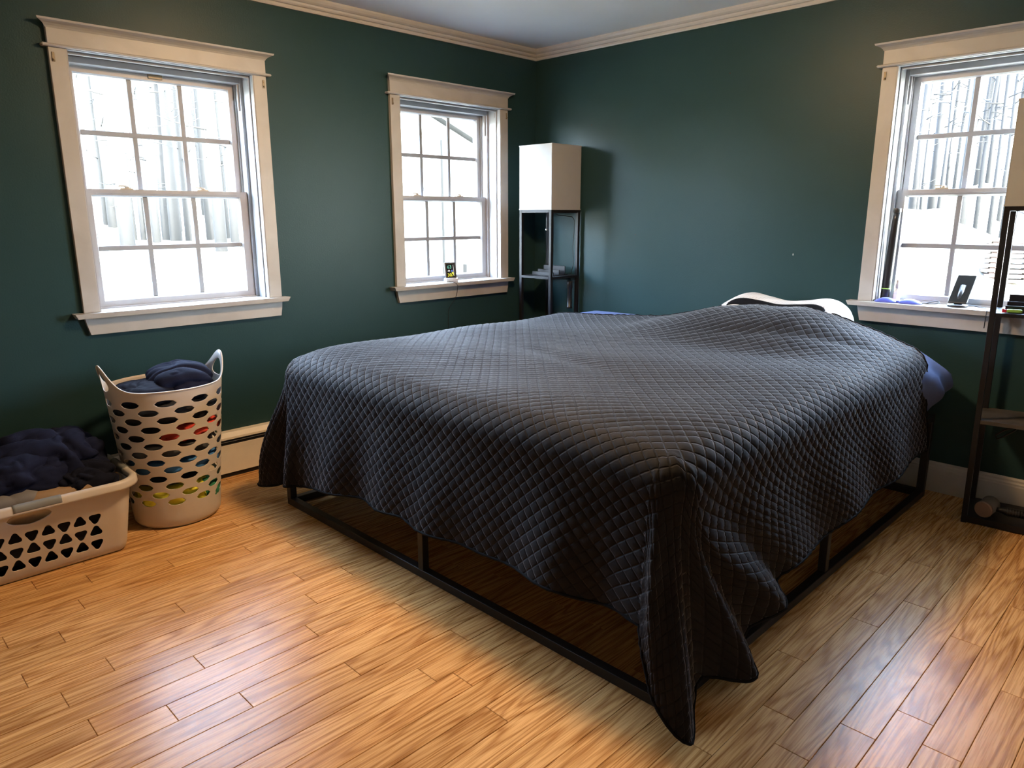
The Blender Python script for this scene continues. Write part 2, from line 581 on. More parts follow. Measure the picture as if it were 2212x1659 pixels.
def catmull(ts, P, q):
    """smooth interpolation of control rows P at parameters ts, sampled at q (monotone-safe cubic)"""
    P = np.asarray(P, float)
    ts = np.asarray(ts, float)
    q = np.asarray(q, float)
    m = np.zeros_like(P)
    for i in range(len(ts)):
        if i == 0:
            m[i] = (P[1] - P[0]) / (ts[1] - ts[0])
        elif i == len(ts) - 1:
            m[i] = (P[-1] - P[-2]) / (ts[-1] - ts[-2])
        else:
            m[i] = (P[i + 1] - P[i - 1]) / (ts[i + 1] - ts[i - 1])
    k = np.clip(np.searchsorted(ts, q, side='right') - 1, 0, len(ts) - 2)
    h = (ts[k + 1] - ts[k])
    t = (q - ts[k]) / h
    if P.ndim > 1:
        h = h[:, None]
        t = t[:, None]
    return ((2 * t**3 - 3 * t**2 + 1) * P[k] + (t**3 - 2 * t**2 + t) * h * m[k]
            + (-2 * t**3 + 3 * t**2) * P[k + 1] + (t**3 - t**2) * h * m[k + 1])


# ------------------------------------------------------------------ room shell
ROOM_X, ROOM_Y, CEIL = 4.4, -4.7, 2.194
WT = 0.18
SILL, HEAD = 0.826, 1.826
WIN_W = 0.734
WINS = [('L', -2.243), ('L', -0.6945), ('R', 2.497)]

def holed_wall(name, length0, length1, holes, axis):
    """wall slab with rectangular holes; axis 'x' = plane x=0 (runs along y), 'y' = plane y=0 (runs along x)"""
    us = sorted({length0, length1, *[h[0] for h in holes], *[h[1] for h in holes]})
    zs = sorted({0.0, CEIL, *[h[2] for h in holes], *[h[3] for h in holes]})
    mb = MB()
    for i in range(len(us) - 1):
        for j in range(len(zs) - 1):
            uc, zc = (us[i] + us[i + 1]) / 2, (zs[j] + zs[j + 1]) / 2
            if any(h[0] < uc < h[1] and h[2] < zc < h[3] for h in holes):
                continue
            def P(u, d, z):
                return (-d, u, z) if axis == 'x' else (u, d, z)
            c = [(us[i], zs[j]), (us[i + 1], zs[j]), (us[i + 1], zs[j + 1]), (us[i], zs[j + 1])]
            mb.add([P(u, 0, z) for u, z in c], [(0, 1, 2, 3)])
            mb.add([P(u, WT, z) for u, z in c], [(3, 2, 1, 0)])
    for h in holes:
        def P(u, d, z):
            return (-d, u, z) if axis == 'x' else (u, d, z)
        for (a, b) in (((h[0], h[2]), (h[1], h[2])), ((h[1], h[2]), (h[1], h[3])), ((h[1], h[3]), (h[0], h[3])), ((h[0], h[3]), (h[0], h[2]))):
            mb.add([P(a[0], 0, a[1]), P(b[0], 0, b[1]), P(b[0], WT, b[1]), P(a[0], WT, a[1])], [(0, 1, 2, 3)])
    e = [(length0, 0), (length1, 0), (length1, CEIL), (length0, CEIL)]
    for k in range(4):
        a, b = e[k], e[(k + 1) % 4]
        def P(u, d, z):
            return (-d, u, z) if axis == 'x' else (u, d, z)
        mb.add([P(a[0], 0, a[1]), P(b[0], 0, b[1]), P(b[0], WT, b[1]), P(a[0], WT, a[1])], [(0, 1, 2, 3)])
    return structure(mb.build(name, 'wall'))

HW = WIN_W / 2
holesL = [(c - HW - 0.012, c + HW + 0.012, SILL - 0.03, HEAD + 0.012) for s, c in WINS if s == 'L']
holesR = [(c - HW - 0.012, c + HW + 0.012, SILL - 0.03, HEAD + 0.012) for s, c in WINS if s == 'R']
structure(holed_wall('wall_left', ROOM_Y, 0.0, holesL, 'x'), 'dark green painted wall with two windows')
structure(holed_wall('wall_right', -WT, ROOM_X, holesR, 'y'), 'dark green painted wall at the head of the bed')
structure(MB().box(ROOM_X, ROOM_X + WT, ROOM_Y - WT, WT, 0, CEIL).build('wall_far_side', 'fill_wall'), 'unseen wall beside the viewer, made pale for fill light')
structure(MB().box(-WT, ROOM_X, ROOM_Y - WT, ROOM_Y, 0, CEIL).build('wall_back', 'fill_wall'), 'unseen wall behind the viewer, made pale for fill light')
structure(MB().box(-WT - 0.3, ROOM_X + WT + 0.3, ROOM_Y - WT - 0.3, WT + 0.3, CEIL, CEIL + 0.25).build('ceiling', 'ceiling'), 'white painted ceiling')

# crown moulding, mitred in the corner
CROWN = [(0.0, 2.137), (0.010, 2.137), (0.013, 2.143), (0.013, 2.152), (0.022, 2.154), (0.027, 2.160), (0.029, 2.168),
         (0.036, 2.170), (0.044, 2.176), (0.050, 2.185), (0.052, 2.194), (0.0, 2.194)]
def moulding(name, prof, side, far, label, mat='trim', far_cut=0.0):
    mb = MB()
    n = len(prof)
    vs = []
    for d, z in prof:
        vs.append((d, -d, z))
    for d, z in prof:
        vs.append((d, far, z) if side == 'L' else (far, -d, z))
    fs = [tuple(range(n)), tuple(range(2 * n - 1, n - 1, -1))] + [(i, (i + 1) % n, (i + 1) % n + n, i + n) for i in range(n)]
    mb.add(vs, fs)
    return structure(mb.build(name, mat), label)
moulding('trim_1', CROWN, 'L', ROOM_Y, 'white stepped crown moulding above the two windows')
moulding('trim_2', CROWN, 'R', ROOM_X, 'white stepped crown moulding above the bed wall')
BASE = [(0.0, 0.0), (0.015, 0.0), (0.015, 0.100), (0.013, 0.106), (0.013, 0.112), (0.009, 0.119), (0.009, 0.127), (0.005, 0.1356), (0.0, 0.1356)]
moulding('baseboard_right', BASE, 'R', ROOM_X, 'white moulded baseboard along the head wall')

# small flaws in the paint
def flaw(name, side, u, z, w_, h_, mat):
    if side == 'R':
        MB().box(u - w_ / 2, u + w_ / 2, -0.0006, 0.0002, z - h_ / 2, z + h_ / 2).build(name, mat, bpy.data.objects['wall_right'])
    else:
        MB().box(-0.0002, 0.0006, u - w_ / 2, u + w_ / 2, z - h_ / 2, z + h_ / 2).build(name, mat, bpy.data.objects['wall_left'])
flaw('paint_chip', 'R', 1.734, 1.021, 0.004, 0.009, 'trim')
flaw('nail_hole', 'R', 0.454, 1.727, 0.006, 0.006, 'gap')
flaw('nail_hole', 'R', 1.332, 1.900, 0.006, 0.005, 'gap')
flaw('nail_hole', 'R', 0.794, 1.100, 0.005, 0.005, 'gap')

# ------------------------------------------------------------------ floor of oak planks
floor = structure(MB().box(-WT, ROOM_X + WT, ROOM_Y - WT, WT, -0.06, -0.014).build('floor', 'gap'), 'honey oak strip floor')
PW, PX0 = 0.0825, 0.057
joints = {}
for row, y in [(6, -3.081), (7, -2.937), (8, -2.696), (7, -2.339), (10, -2.316), (11, -2.608), (9, -3.004), (12, -2.79), (13, -2.423), (14, -2.283),
               (15, -2.468), (11, -3.099), (14, -3.042), (13, -3.227), (16, -2.864), (17, -2.561), (20, -2.579), (18, -2.997), (19, -2.844),
               (17, -3.154), (29, -1.255), (31, -1.347), (30, -1.673), (31, -0.815), (33, -0.675), (32, -1.127), (34, -1.245), (33, -1.857),
               (34, -1.707), (35, -1.795), (32, -2.036), (30, -2.176)]:
    joints.setdefault(row, []).append(y)
def plank_mb(w, l):
    g, b = 0.0005, 0.0011
    return MB().box(-w / 2 + g, w / 2 - g, -l / 2 + g, l / 2 - g, -0.014, 0.0, b)
rest = MB()
prng = random.Random(21)
for row in range(-1, 53):
    xa, xb = PX0 + row * PW, PX0 + (row + 1) * PW
    xa, xb = max(xa, 0.0), min(xb, ROOM_X)
    if xb - xa < 0.01:
        continue
    js = sorted(joints.get(row, []))
    cuts = list(js)
    y = js[0] if js else -2.2 + prng.uniform(-0.35, 0.35)
    if not js:
        cuts.append(y)
    lo = y
    while True:
        lo -= prng.uniform(0.55, 1.15)
        if lo < ROOM_Y + 0.3:
            break
        cuts.append(lo)
    hi = js[-1] if js else y
    while True:
        hi += prng.uniform(0.45, 1.05)
        if hi > -0.25:
            break
        cuts.append(hi)
    cuts = sorted(cuts + [ROOM_Y, 0.0])
    for a, b in zip(cuts[:-1], cuts[1:]):
        if row <= 39:
            plank_mb(xb - xa, b - a).build('plank', 'oak', floor, ((xa + xb) / 2, (a + b) / 2, 0))
        else:
            rest.box(xa + 0.0005, xb - 0.0005, a + 0.0005, b - 0.0005, -0.014, 0.0, 0.0011)
o = rest.build('planks_beyond', 'oak', floor)
o['kind'] = 'stuff'

# ------------------------------------------------------------------ windows (local x along the wall, local y outwards, z up)
def make_window(idx, side, c, knob_label):
    w = bpy.data.objects.new(f'window_{idx}', None)
    COL.objects.link(w)
    w['kind'] = 'structure'
    w['label'] = knob_label
    if side == 'L':
        w.location = (0, c, 0)
        w.rotation_euler = (0, 0, math.pi / 2)
    else:
        w.location = (c, 0, 0)
    CW, T = 0.0645, 0.019
    x0, x1 = -HW, HW
    # casings
    for sx, nm in ((-1, 'side_casing'), (1, 'side_casing')):
        a, b = (x0 - CW, x0 - 0.004) if sx < 0 else (x1 + 0.004, x1 + CW)
        MB().box(a, b, -T, 0, SILL, HEAD, 0.0015).build(nm, 'casing', w)
    MB().box(x0 - CW - 0.022, x1 + CW + 0.022, -T - 0.014, 0, HEAD, HEAD + 0.011, 0.004).build('fillet_strip', 'casing', w)
    MB().box(x0 - CW, x1 + CW, -T - 0.001, 0, HEAD + 0.011, 1.897, 0.0015).build('head_board', 'casing', w)
    # cap: cove-profiled, returned at both ends
    prof = [(0.0, 1.893), (T + 0.002, 1.893), (T + 0.005, 1.899), (T + 0.012, 1.906), (T + 0.022, 1.911), (T + 0.030, 1.914), (T + 0.032, 1.921), (0.0, 1.921)]
    vs, n = [], len(prof)
    for sgn, xe in ((-1, x0 - CW), (1, x1 + CW)):
        for d, z in prof:
            vs.append((xe + sgn * max(0, d - T), -d, z))
    fs = [tuple(range(n)), tuple(range(2 * n - 1, n - 1, -1))] + [(i, (i + 1) % n, (i + 1) % n + n, i + n) for i in range(n)]
    MB().add(vs, fs).build('cap_moulding', 'casing', w)
    # stool (inner sill) with angled ends, and apron
    e0, e1 = x0 - CW - 0.040, x1 + CW + 0.026
    MB().add([(e0, -0.055, SILL), (e1, -0.055, SILL), (e1, 0, SILL), (x1, 0, SILL), (x1, 0.115, SILL), (x0, 0.115, SILL), (x0, 0, SILL), (e0, 0, SILL),
              (e0 + 0.010, -0.052, SILL - 0.020), (e1 - 0.010, -0.052, SILL - 0.020), (e1 - 0.010, 0, SILL - 0.020), (x1, 0, SILL - 0.02), (x1, 0.115, SILL - 0.02),
              (x0, 0.115, SILL - 0.02), (x0, 0, SILL - 0.02), (e0 + 0.010, 0, SILL - 0.02)],
             [(0, 1, 2, 3, 4, 5, 6, 7), tuple(range(15, 7, -1))] + [(i, (i + 1) % 8, (i + 1) % 8 + 8, i + 8) for i in range(8)]).build('stool', 'casing', w)
    ap = [(x0 - CW, SILL - 0.020), (x1 + CW, SILL - 0.020), (x1 + CW - 0.003, SILL - 0.05), (x1 + CW - 0.010, 0.7355), (x0 - CW + 0.016, 0.7355), (x0 - CW + 0.006, SILL - 0.05)]
    MB().prism(ap, 'y', -T, 0).build('apron', 'casing', w)
    # jamb liner
    for a, b in ((x0 - 0.010, x0), (x1, x1 + 0.010)):
        MB().box(a, b, -0.017, 0.115, SILL, HEAD).build('jamb', 'jamb', w)
    MB().box(x0, x1, -0.017, 0.115, HEAD - 0.002, HEAD + 0.009).build('head_jamb', 'jamb', w)
    for a, b in ((x0, x0 + 0.006), (x1 - 0.006, x1)):
        MB().box(a, b, 0.012, 0.026, SILL, HEAD - 0.002, 0.002).build('stop_bead', 'jamb', w)
    MB().box(x0, x1, 0.012, 0.026, HEAD - 0.012, HEAD - 0.002, 0.002).build('stop_bead', 'jamb', w)
    # vinyl frame
    for xa_, sg in ((x0, 1), (x1, -1)):
        prof_ = [(0, 0.085), (0.014, 0.085), (0.014, 0.128), (0.022, 0.128), (0.022, 0.134), (0.014, 0.134), (0.014, 0.175), (0, 0.175)]
        MB().prism([(xa_ + sg * a_, b_) for a_, b_ in prof_], 'z', SILL - 0.01, HEAD).build('frame_jamb', 'vinyl', w)
    MB().box(x0 + 0.014, x1 - 0.014, 0.085, 0.175, HEAD - 0.028, HEAD - 0.002, 0.002).build('frame_head', 'vinyl', w)
    MB().box(x0 + 0.014, x1 - 0.014, 0.085, 0.178, SILL - 0.012, SILL + 0.006, 0.002).build('frame_sill', 'vinyl', w)
    for a in (x0 + 0.015, x1 - 0.023):     # jamb pocket covers
        MB().box(a, a + 0.008, 0.096, 0.104, 1.68, HEAD - 0.03, 0.001).build('pocket_cover', 'vinyl', w)
    MB().box(x0 - 0.005, x1 + 0.005, 0.15, 0.215, SILL - 0.045, SILL - 0.012).build('outer_sill', 'vinyl', w)

    def sash(name, y0, za, zb, xm, rail_b, rail_t, stile):
        s = bpy.data.objects.new(name, None)
        COL.objects.link(s)
        s.parent = w
        xa, xb = x0 + xm, x1 - xm
        ya, yb = y0, y0 + 0.032
        # mitred frame: stiles and rails with a sloped glazing bead
        outer = [(xa, za), (xb, za), (xb, zb), (xa, zb)]
        inner = [(xa + stile, za + rail_b), (xb - stile, za + rail_b), (xb - stile, zb - rail_t), (xa + stile, zb - rail_t)]
        bead = 0.006
        inn2 = [(xa + stile + bead, za + rail_b + bead), (xb - stile - bead, za + rail_b + bead), (xb - stile - bead, zb - rail_t - bead), (xa + stile + bead, zb - rail_t - bead)]
        for k, nm in enumerate(('bottom_rail', 'stile', 'top_rail', 'stile')):
            k2 = (k + 1) % 4
            A, B, C, D, Ei, F = outer[k], outer[k2], inner[k2], inner[k], inn2[k2], inn2[k]
            g = 0.0
            vs = [(A[0], ya, A[1]), (B[0], ya, B[1]), (C[0], ya, C[1]), (D[0], ya, D[1]), (Ei[0], ya + 0.010, Ei[1]), (F[0], ya + 0.010, F[1]),
                  (A[0], yb, A[1]), (B[0], yb, B[1]), (Ei[0], yb, Ei[1]), (F[0], yb, F[1])]
            fs = [(0, 1, 2, 3), (3, 2, 4, 5), (5, 4, 8, 9), (6, 9, 8, 7), (0, 6, 7, 1), (0, 3, 5, 9, 6), (1, 7, 8, 4, 2)]
            MB().add(vs, fs).build(nm, 'vinyl', s)
        gx0, gx1, gz0, gz1 = inn2[0][0], inn2[1][0], inn2[0][1], inn2[2][1]
        mw = 0.0105
        xs = [gx0 + (gx1 - gx0) * t for t in (1 / 3, 2 / 3)]
        zm = (gz0 + gz1) / 2
        for xx in xs:
            MB().box(xx - mw, xx + mw, ya + 0.013, ya + 0.021, gz0, gz1, 0.002).build('muntin', 'grid', s)
        MB().box(gx0, gx1, ya + 0.0125, ya + 0.0215, zm - mw, zm + mw, 0.002).build('muntin', 'grid', s)
        ex = [gx0, xs[0], xs[1], gx1]
        for i in range(3):
            for (a, b) in ((gz0, zm), (zm, gz1)):
                pa = ex[i] + (mw - 0.002 if i else 0)
                pb = ex[i + 1] - (mw - 0.002 if i < 2 else 0)
                p0, p1 = (a, b - mw + 0.002) if a == gz0 else (a + mw - 0.002, b)
                MB().box(pa, pb, ya + 0.0155, ya + 0.0185, p0, p1).build('pane', 'glass', s)
        return s, xa, xb
    up, _, _ = sash('upper_sash', 0.137, 1.288, HEAD - 0.030, 0.016, 0.026, 0.022, 0.032)
    lo, xa, xb = sash('lower_sash', 0.098, SILL + 0.006, 1.318, 0.016, 0.024, 0.024, 0.034)
    MB().box(xa + 0.05, xb - 0.05, 0.0935, 0.0985, 1.300, 1.304, 0.001).build('lift_lip', 'vinyl', lo)
    for fx in (0.25, 0.71):                # cam locks on the meeting rail
        xx = xa + (xb - xa) * fx
        k = MB()
        k.box(xx - 0.026, xx + 0.026, 0.104, 0.126, 1.318, 1.324, 0.001)
        k.lathe([(0.010, 0), (0.010, 0.007), (0.008, 0.009)], 14, (xx + 0.004, 0.115, 1.324))
        k.box(xx - 0.030, xx + 0.006, 0.110, 0.117, 1.330, 1.335, 0.001)
        k.build('sash_lock', 'lock', lo)
    # small brass curtain-rod clips on the side casings and inside the jambs
    for xx in (x0 - CW + 0.014, x1 + CW - 0.014):
        k = MB().box(xx - 0.005, xx + 0.005, -T - 0.003, -T, HEAD - 0.052, HEAD - 0.018, 0.0008)
        k.lathe([(0.003, 0), (0.003, 0.002)], 8, (0, 0, 0))
        for i in range(len(k.v) - 16, len(k.v)):
            px, py, pz = k.v[i]
            k.v[i] = (xx + px, -T - 0.003 - pz, HEAD - 0.026 + py)
        k.box(xx - 0.003, xx + 0.003, -T - 0.009, -T - 0.003, HEAD - 0.048, HEAD - 0.042, 0.0008)
        k.build('rod_clip', 'brass', w)
    for xx in (x0 + 0.001, x1 - 0.001):
        sg = 1 if xx < 0 else -1
        MB().box(min(xx, xx + sg * 0.004), max(xx, xx + sg * 0.004), 0.018, 0.030, HEAD - 0.045, HEAD - 0.018, 0.001).build('shade_bracket', 'brass', w)
    return w
make_window(1, 'L', WINS[0][1], 'double-hung six-over-six window above the laundry baskets')
w2 = make_window(2, 'L', WINS[1][1], 'double-hung six-over-six window with the weather display on its sill')
w3 = make_window(3, 'R', WINS[2][1], 'double-hung six-over-six window with the phone on its sill')
k = MB().box(-0.03, 0.03, 0.130, 0.140, HEAD - 0.046, HEAD - 0.026, 0.002)
k.build('keeper_plate', 'brass', bpy.data.objects['window_1'])

# ------------------------------------------------------------------ baseboard heater
def heater():
    t = thing('baseboard_heater', 'long cream enamel baseboard heater along the window wall', 'heater', (0, 0, 0))
    ya, yb = -3.55, -0.08
    MB().box(0.0015, 0.004, ya, yb, 0.02, 0.205).build('back_panel', 'heater', t)
    MB().prism([(0.0015, 0.208), (0.0015, 0.2135), (0.040, 0.2135), (0.066, 0.196), (0.066, 0.186), (0.0645, 0.186), (0.0645, 0.195), (0.039, 0.2115), (0.004, 0.2115), (0.004, 0.208)], 'y', ya, yb).build('top_cover', 'heater', t)
    MB().prism([(0.0645, 0.160), (0.0665, 0.162), (0.0685, 0.1615), (0.0665, 0.134), (0.064, 0.024), (0.056, 0.021), (0.056, 0.0225), (0.0625, 0.0255), (0.065, 0.134)], 'y', ya, yb).build('front_panel', 'heater', t)
    MB().box(0.050, 0.0625, ya, yb, 0.1735, 0.1745).build('damper', 'fin', t)
    MB().box(0.008, 0.056, ya, yb, 0.03, 0.196).build('heating_element', 'heater_dark', t)
    MB().box(0.004, 0.052, ya, yb, 0.0, 0.028).build('toe_gap_shade', 'heater_dark', t)  # dark strip standing in for the shade in the bottom gap
    for a in (ya - 0.02, yb - 0.005):
        MB().prism([(0.0015, 0.0), (0.068, 0.0), (0.070, 0.160), (0.068, 0.197), (0.041, 0.2155), (0.0015, 0.2155)], 'y', a, a + 0.025).build('end_cap', 'heater', t)
heater()

# ------------------------------------------------------------------ bed
BX0, BX1, BY0, BY1 = 0.550, 2.466, -2.130, -0.100
def bed_frame():
    t = thing('bed_frame', 'black square-tube metal bed frame with floor rails', 'bed frame', (0, 0, 0))
    s = 0.030
    for y in (BY0, BY1 - s):
        MB().box(BX0, BX1, y, y + s, 0.0, s, 0.0015).build('floor_rail', 'metal_black', t)
        MB().box(BX0, BX1, y, y + s, 0.345, 0.345 + s, 0.0015).build('top_rail', 'metal_black', t)
    for x in (BX0, BX1 - s):
        MB().box(x, x + s, BY0 + s, BY1 - s, 0.0, s, 0.0015).build('floor_rail', 'metal_black', t)
        MB().box(x, x + s, BY0 + s, BY1 - s, 0.345, 0.345 + s, 0.0015).build('top_rail', 'metal_black', t)
    for x in (BX0, BX1 - s):
        for y in (BY0, BY1 - s):
            MB().box(x, x + s, y, y + s, s, 0.345, 0.0015).build('post', 'metal_black', t)
    for x, y in ((1.474 - 0.012, BY0), (1.474 - 0.012, BY1 - s), (BX0, -1.175), (BX1 - s, -1.175)):
        MB().box(x, x + s * 0.9, y, y + s * 0.9, s, 0.345, 0.0015).build('post', 'metal_black', t)
    MB().box(1.445, 1.475, BY0 + s, BY1 - s, 0.345, 0.375, 0.0015).build('centre_rail', 'metal_black', t)
    for i in range(12):
        y = BY0 + 0.10 + i * 0.163
        MB().box(BX0 + s, BX1 - s, y, y + 0.035, 0.365, 0.381, 0.001).build('slat', 'metal_black', t)
bed_frame()

def rounded_box_grid(x0, x1, y0, y1, z0, z1, r, n=8):
    """box with rounded edges: returned as MB (subdivided sphere-corner construction)"""
    mb = MB()
    idx, vs = {}, []
    def lin(a, b, m):
        return [a + (b - a) * i / m for i in range(m + 1)]
    m = n
    from itertools import product
    # build from a unit-cube grid per face, projected onto the rounded box
    coords = sorted(set([-1.0 + 2.0 * i / (2 * m) for i in range(2 * m + 1)]))
    c = ((x0 + x1) / 2, (y0 + y1) / 2, (z0 + z1) / 2)
    h = ((x1 - x0) / 2, (y1 - y0) / 2, (z1 - z0) / 2)
    def proj(p):
        q = []
        for k in range(3):
            inner = h[k] - r
            t = p[k]
            q.append(t)
        core = [max(-(h[k] - r), min(h[k] - r, q[k] * h[k])) for k in range(3)]
        d = Vector([q[k] * h[k] - core[k] for k in range(3)])
        if d.length > 1e-9:
            d = d.normalized() * r
        return tuple(c[k] + core[k] + d[k] for k in range(3))
    def ticks(k):
        inner = (h[k] - r) / h[k]
        ed = [inner + (1 - inner) * (i / m) for i in range(m + 1)]
        return [-e for e in ed[::-1]] + [-inner / 2, 0.0, inner / 2] + ed
    T = [ticks(k) for k in range(3)]
    def vid(p):
        q = proj(p)
        key = tuple(round(x, 6) for x in q)
        if key not in idx:
            idx[key] = len(vs)
            vs.append(q)
        return idx[key]
    fs = []
    for ax in range(3):
        o1, o2 = [k for k in range(3) if k != ax]
        for sgn in (-1, 1):
            for i in range(len(T[o1]) - 1):
                for j in range(len(T[o2]) - 1):
                    loop = []
                    for (a, b) in ((i, j), (i + 1, j), (i + 1, j + 1), (i, j + 1)):
                        p = [0, 0, 0]
                        p[ax], p[o1], p[o2] = sgn, T[o1][a], T[o2][b]
                        loop.append(vid(p))
                    l2 = []
                    for q in loop:
                        if q not in l2:
                            l2.append(q)
                    if len(l2) > 2:
                        fs.append(tuple(l2))
    return mb.add(vs, fs, True)

tag(rounded_box_grid(0.572, 2.446, -2.104, -0.093, 0.3815, 0.656, 0.118).build('mattress', 'mattress'),
    'thick king mattress under the blue sheet and quilt', 'mattress')

def grid_faces(idx):
    a = idx[:-1, :-1].ravel(); b = idx[1:, :-1].ravel(); c = idx[1:, 1:].ravel(); d = idx[:-1, 1:].ravel()
    return np.stack([a, b, c, d], 1)

def vnormals(P, F):
    n = np.zeros_like(P)
    e1 = P[F[:, 2]] - P[F[:, 0]]
    e2 = P[F[:, 3]] - P[F[:, 1]]
    fn = np.cross(e1, e2)
    for k in range(4):
        np.add.at(n, F[:, k], fn)
    return n / np.maximum(np.linalg.norm(n, axis=1, keepdims=True), 1e-12)

def np_mesh(name, P, F, uv=None, smooth=True):
    me = bpy.data.meshes.new(name)
    me.vertices.add(len(P))
    me.vertices.foreach_set('co', P.astype(np.float32).ravel())
    me.loops.add(F.size)
    me.loops.foreach_set('vertex_index', F.astype(np.int32).ravel())
    me.polygons.add(len(F))
    me.polygons.foreach_set('loop_start', (np.arange(len(F)) * F.shape[1]).astype(np.int32))
    me.polygons.foreach_set('loop_total', np.full(len(F), F.shape[1], np.int32))
    if uv is not None:
        l = me.uv_layers.new(name='fabric')
        l.data.foreach_set('uv', uv[F.ravel()].astype(np.float32).ravel())
    me.update(calc_edges=True)
    me.validate()
    if smooth:
        me.polygons.foreach_set('use_smooth', [True] * len(me.polygons))
    return me

def np_noise(P, s, seed=0.0):
    return np.array([mnoise.noise(Vector((p[0] * s + seed, p[1] * s - seed, p[2] * s + 0.37 * seed))) for p in P])

# quilt: measured ridge line of its head edge, the pillow hump below it, and the hem all round
HEAD_X = [0.50, 0.60, 0.91, 1.24, 1.40, 1.57, 1.735, 1.85, 1.964, 2.08, 2.16, 2.27, 2.38, 2.48]
HEAD_Z = [0.000, 0.003, 0.012, 0.016, 0.056, 0.108, 0.128, 0.122, 0.130, 0.104, 0.078, 0.050, 0.022, 0.000]
QTOP = 0.680
QR = 0.100
QA0 = math.radians(8.5)
QIN = QR * (1 - math.sin(QA0))
def quilt_top(x, y):
    hp = np.interp(x, HEAD_X, HEAD_Z)
    hp = (hp + np.interp(np.asarray(x) - 0.03, HEAD_X, HEAD_Z) + np.interp(np.asarray(x) + 0.03, HEAD_X, HEAD_Z)) / 3
    f = smoothstep(-0.92, -0.40, y)
    z = QTOP + hp * f
    for d in (np.asarray(x) - (BX0 + QIN), (BX1 - QIN) - np.asarray(x), np.asarray(y) - (BY0 + QIN)):
        z = z - 0.012 * np.clip(1 - d / 0.16, 0, 1.1) ** 2
    z = z + 0.006 * np.sin(2.3 * x + 1.0) * np.sin(2.9 * y + 0.4) + 0.004 * np.sin(7.1 * x + 3.0 * y) + 0.0035 * np.sin(4.0 * x - 9.0 * y + 1.3)
    # soft wrinkles in front of the pillow
    g = np.exp(-((y + 0.72 - 0.22 * (x - 1.7)) / 0.05) ** 2) * smoothstep(1.55, 1.9, x) * (1 - smoothstep(2.25, 2.42, x))
    z = z - 0.010 * g
    g2 = np.exp(-((y + 1.42 + 0.30 * (x - 1.4)) / 0.06) ** 2) * smoothstep(1.1, 1.35, x) * (1 - smoothstep(1.6, 1.9, x))
    return z - 0.008 * g2

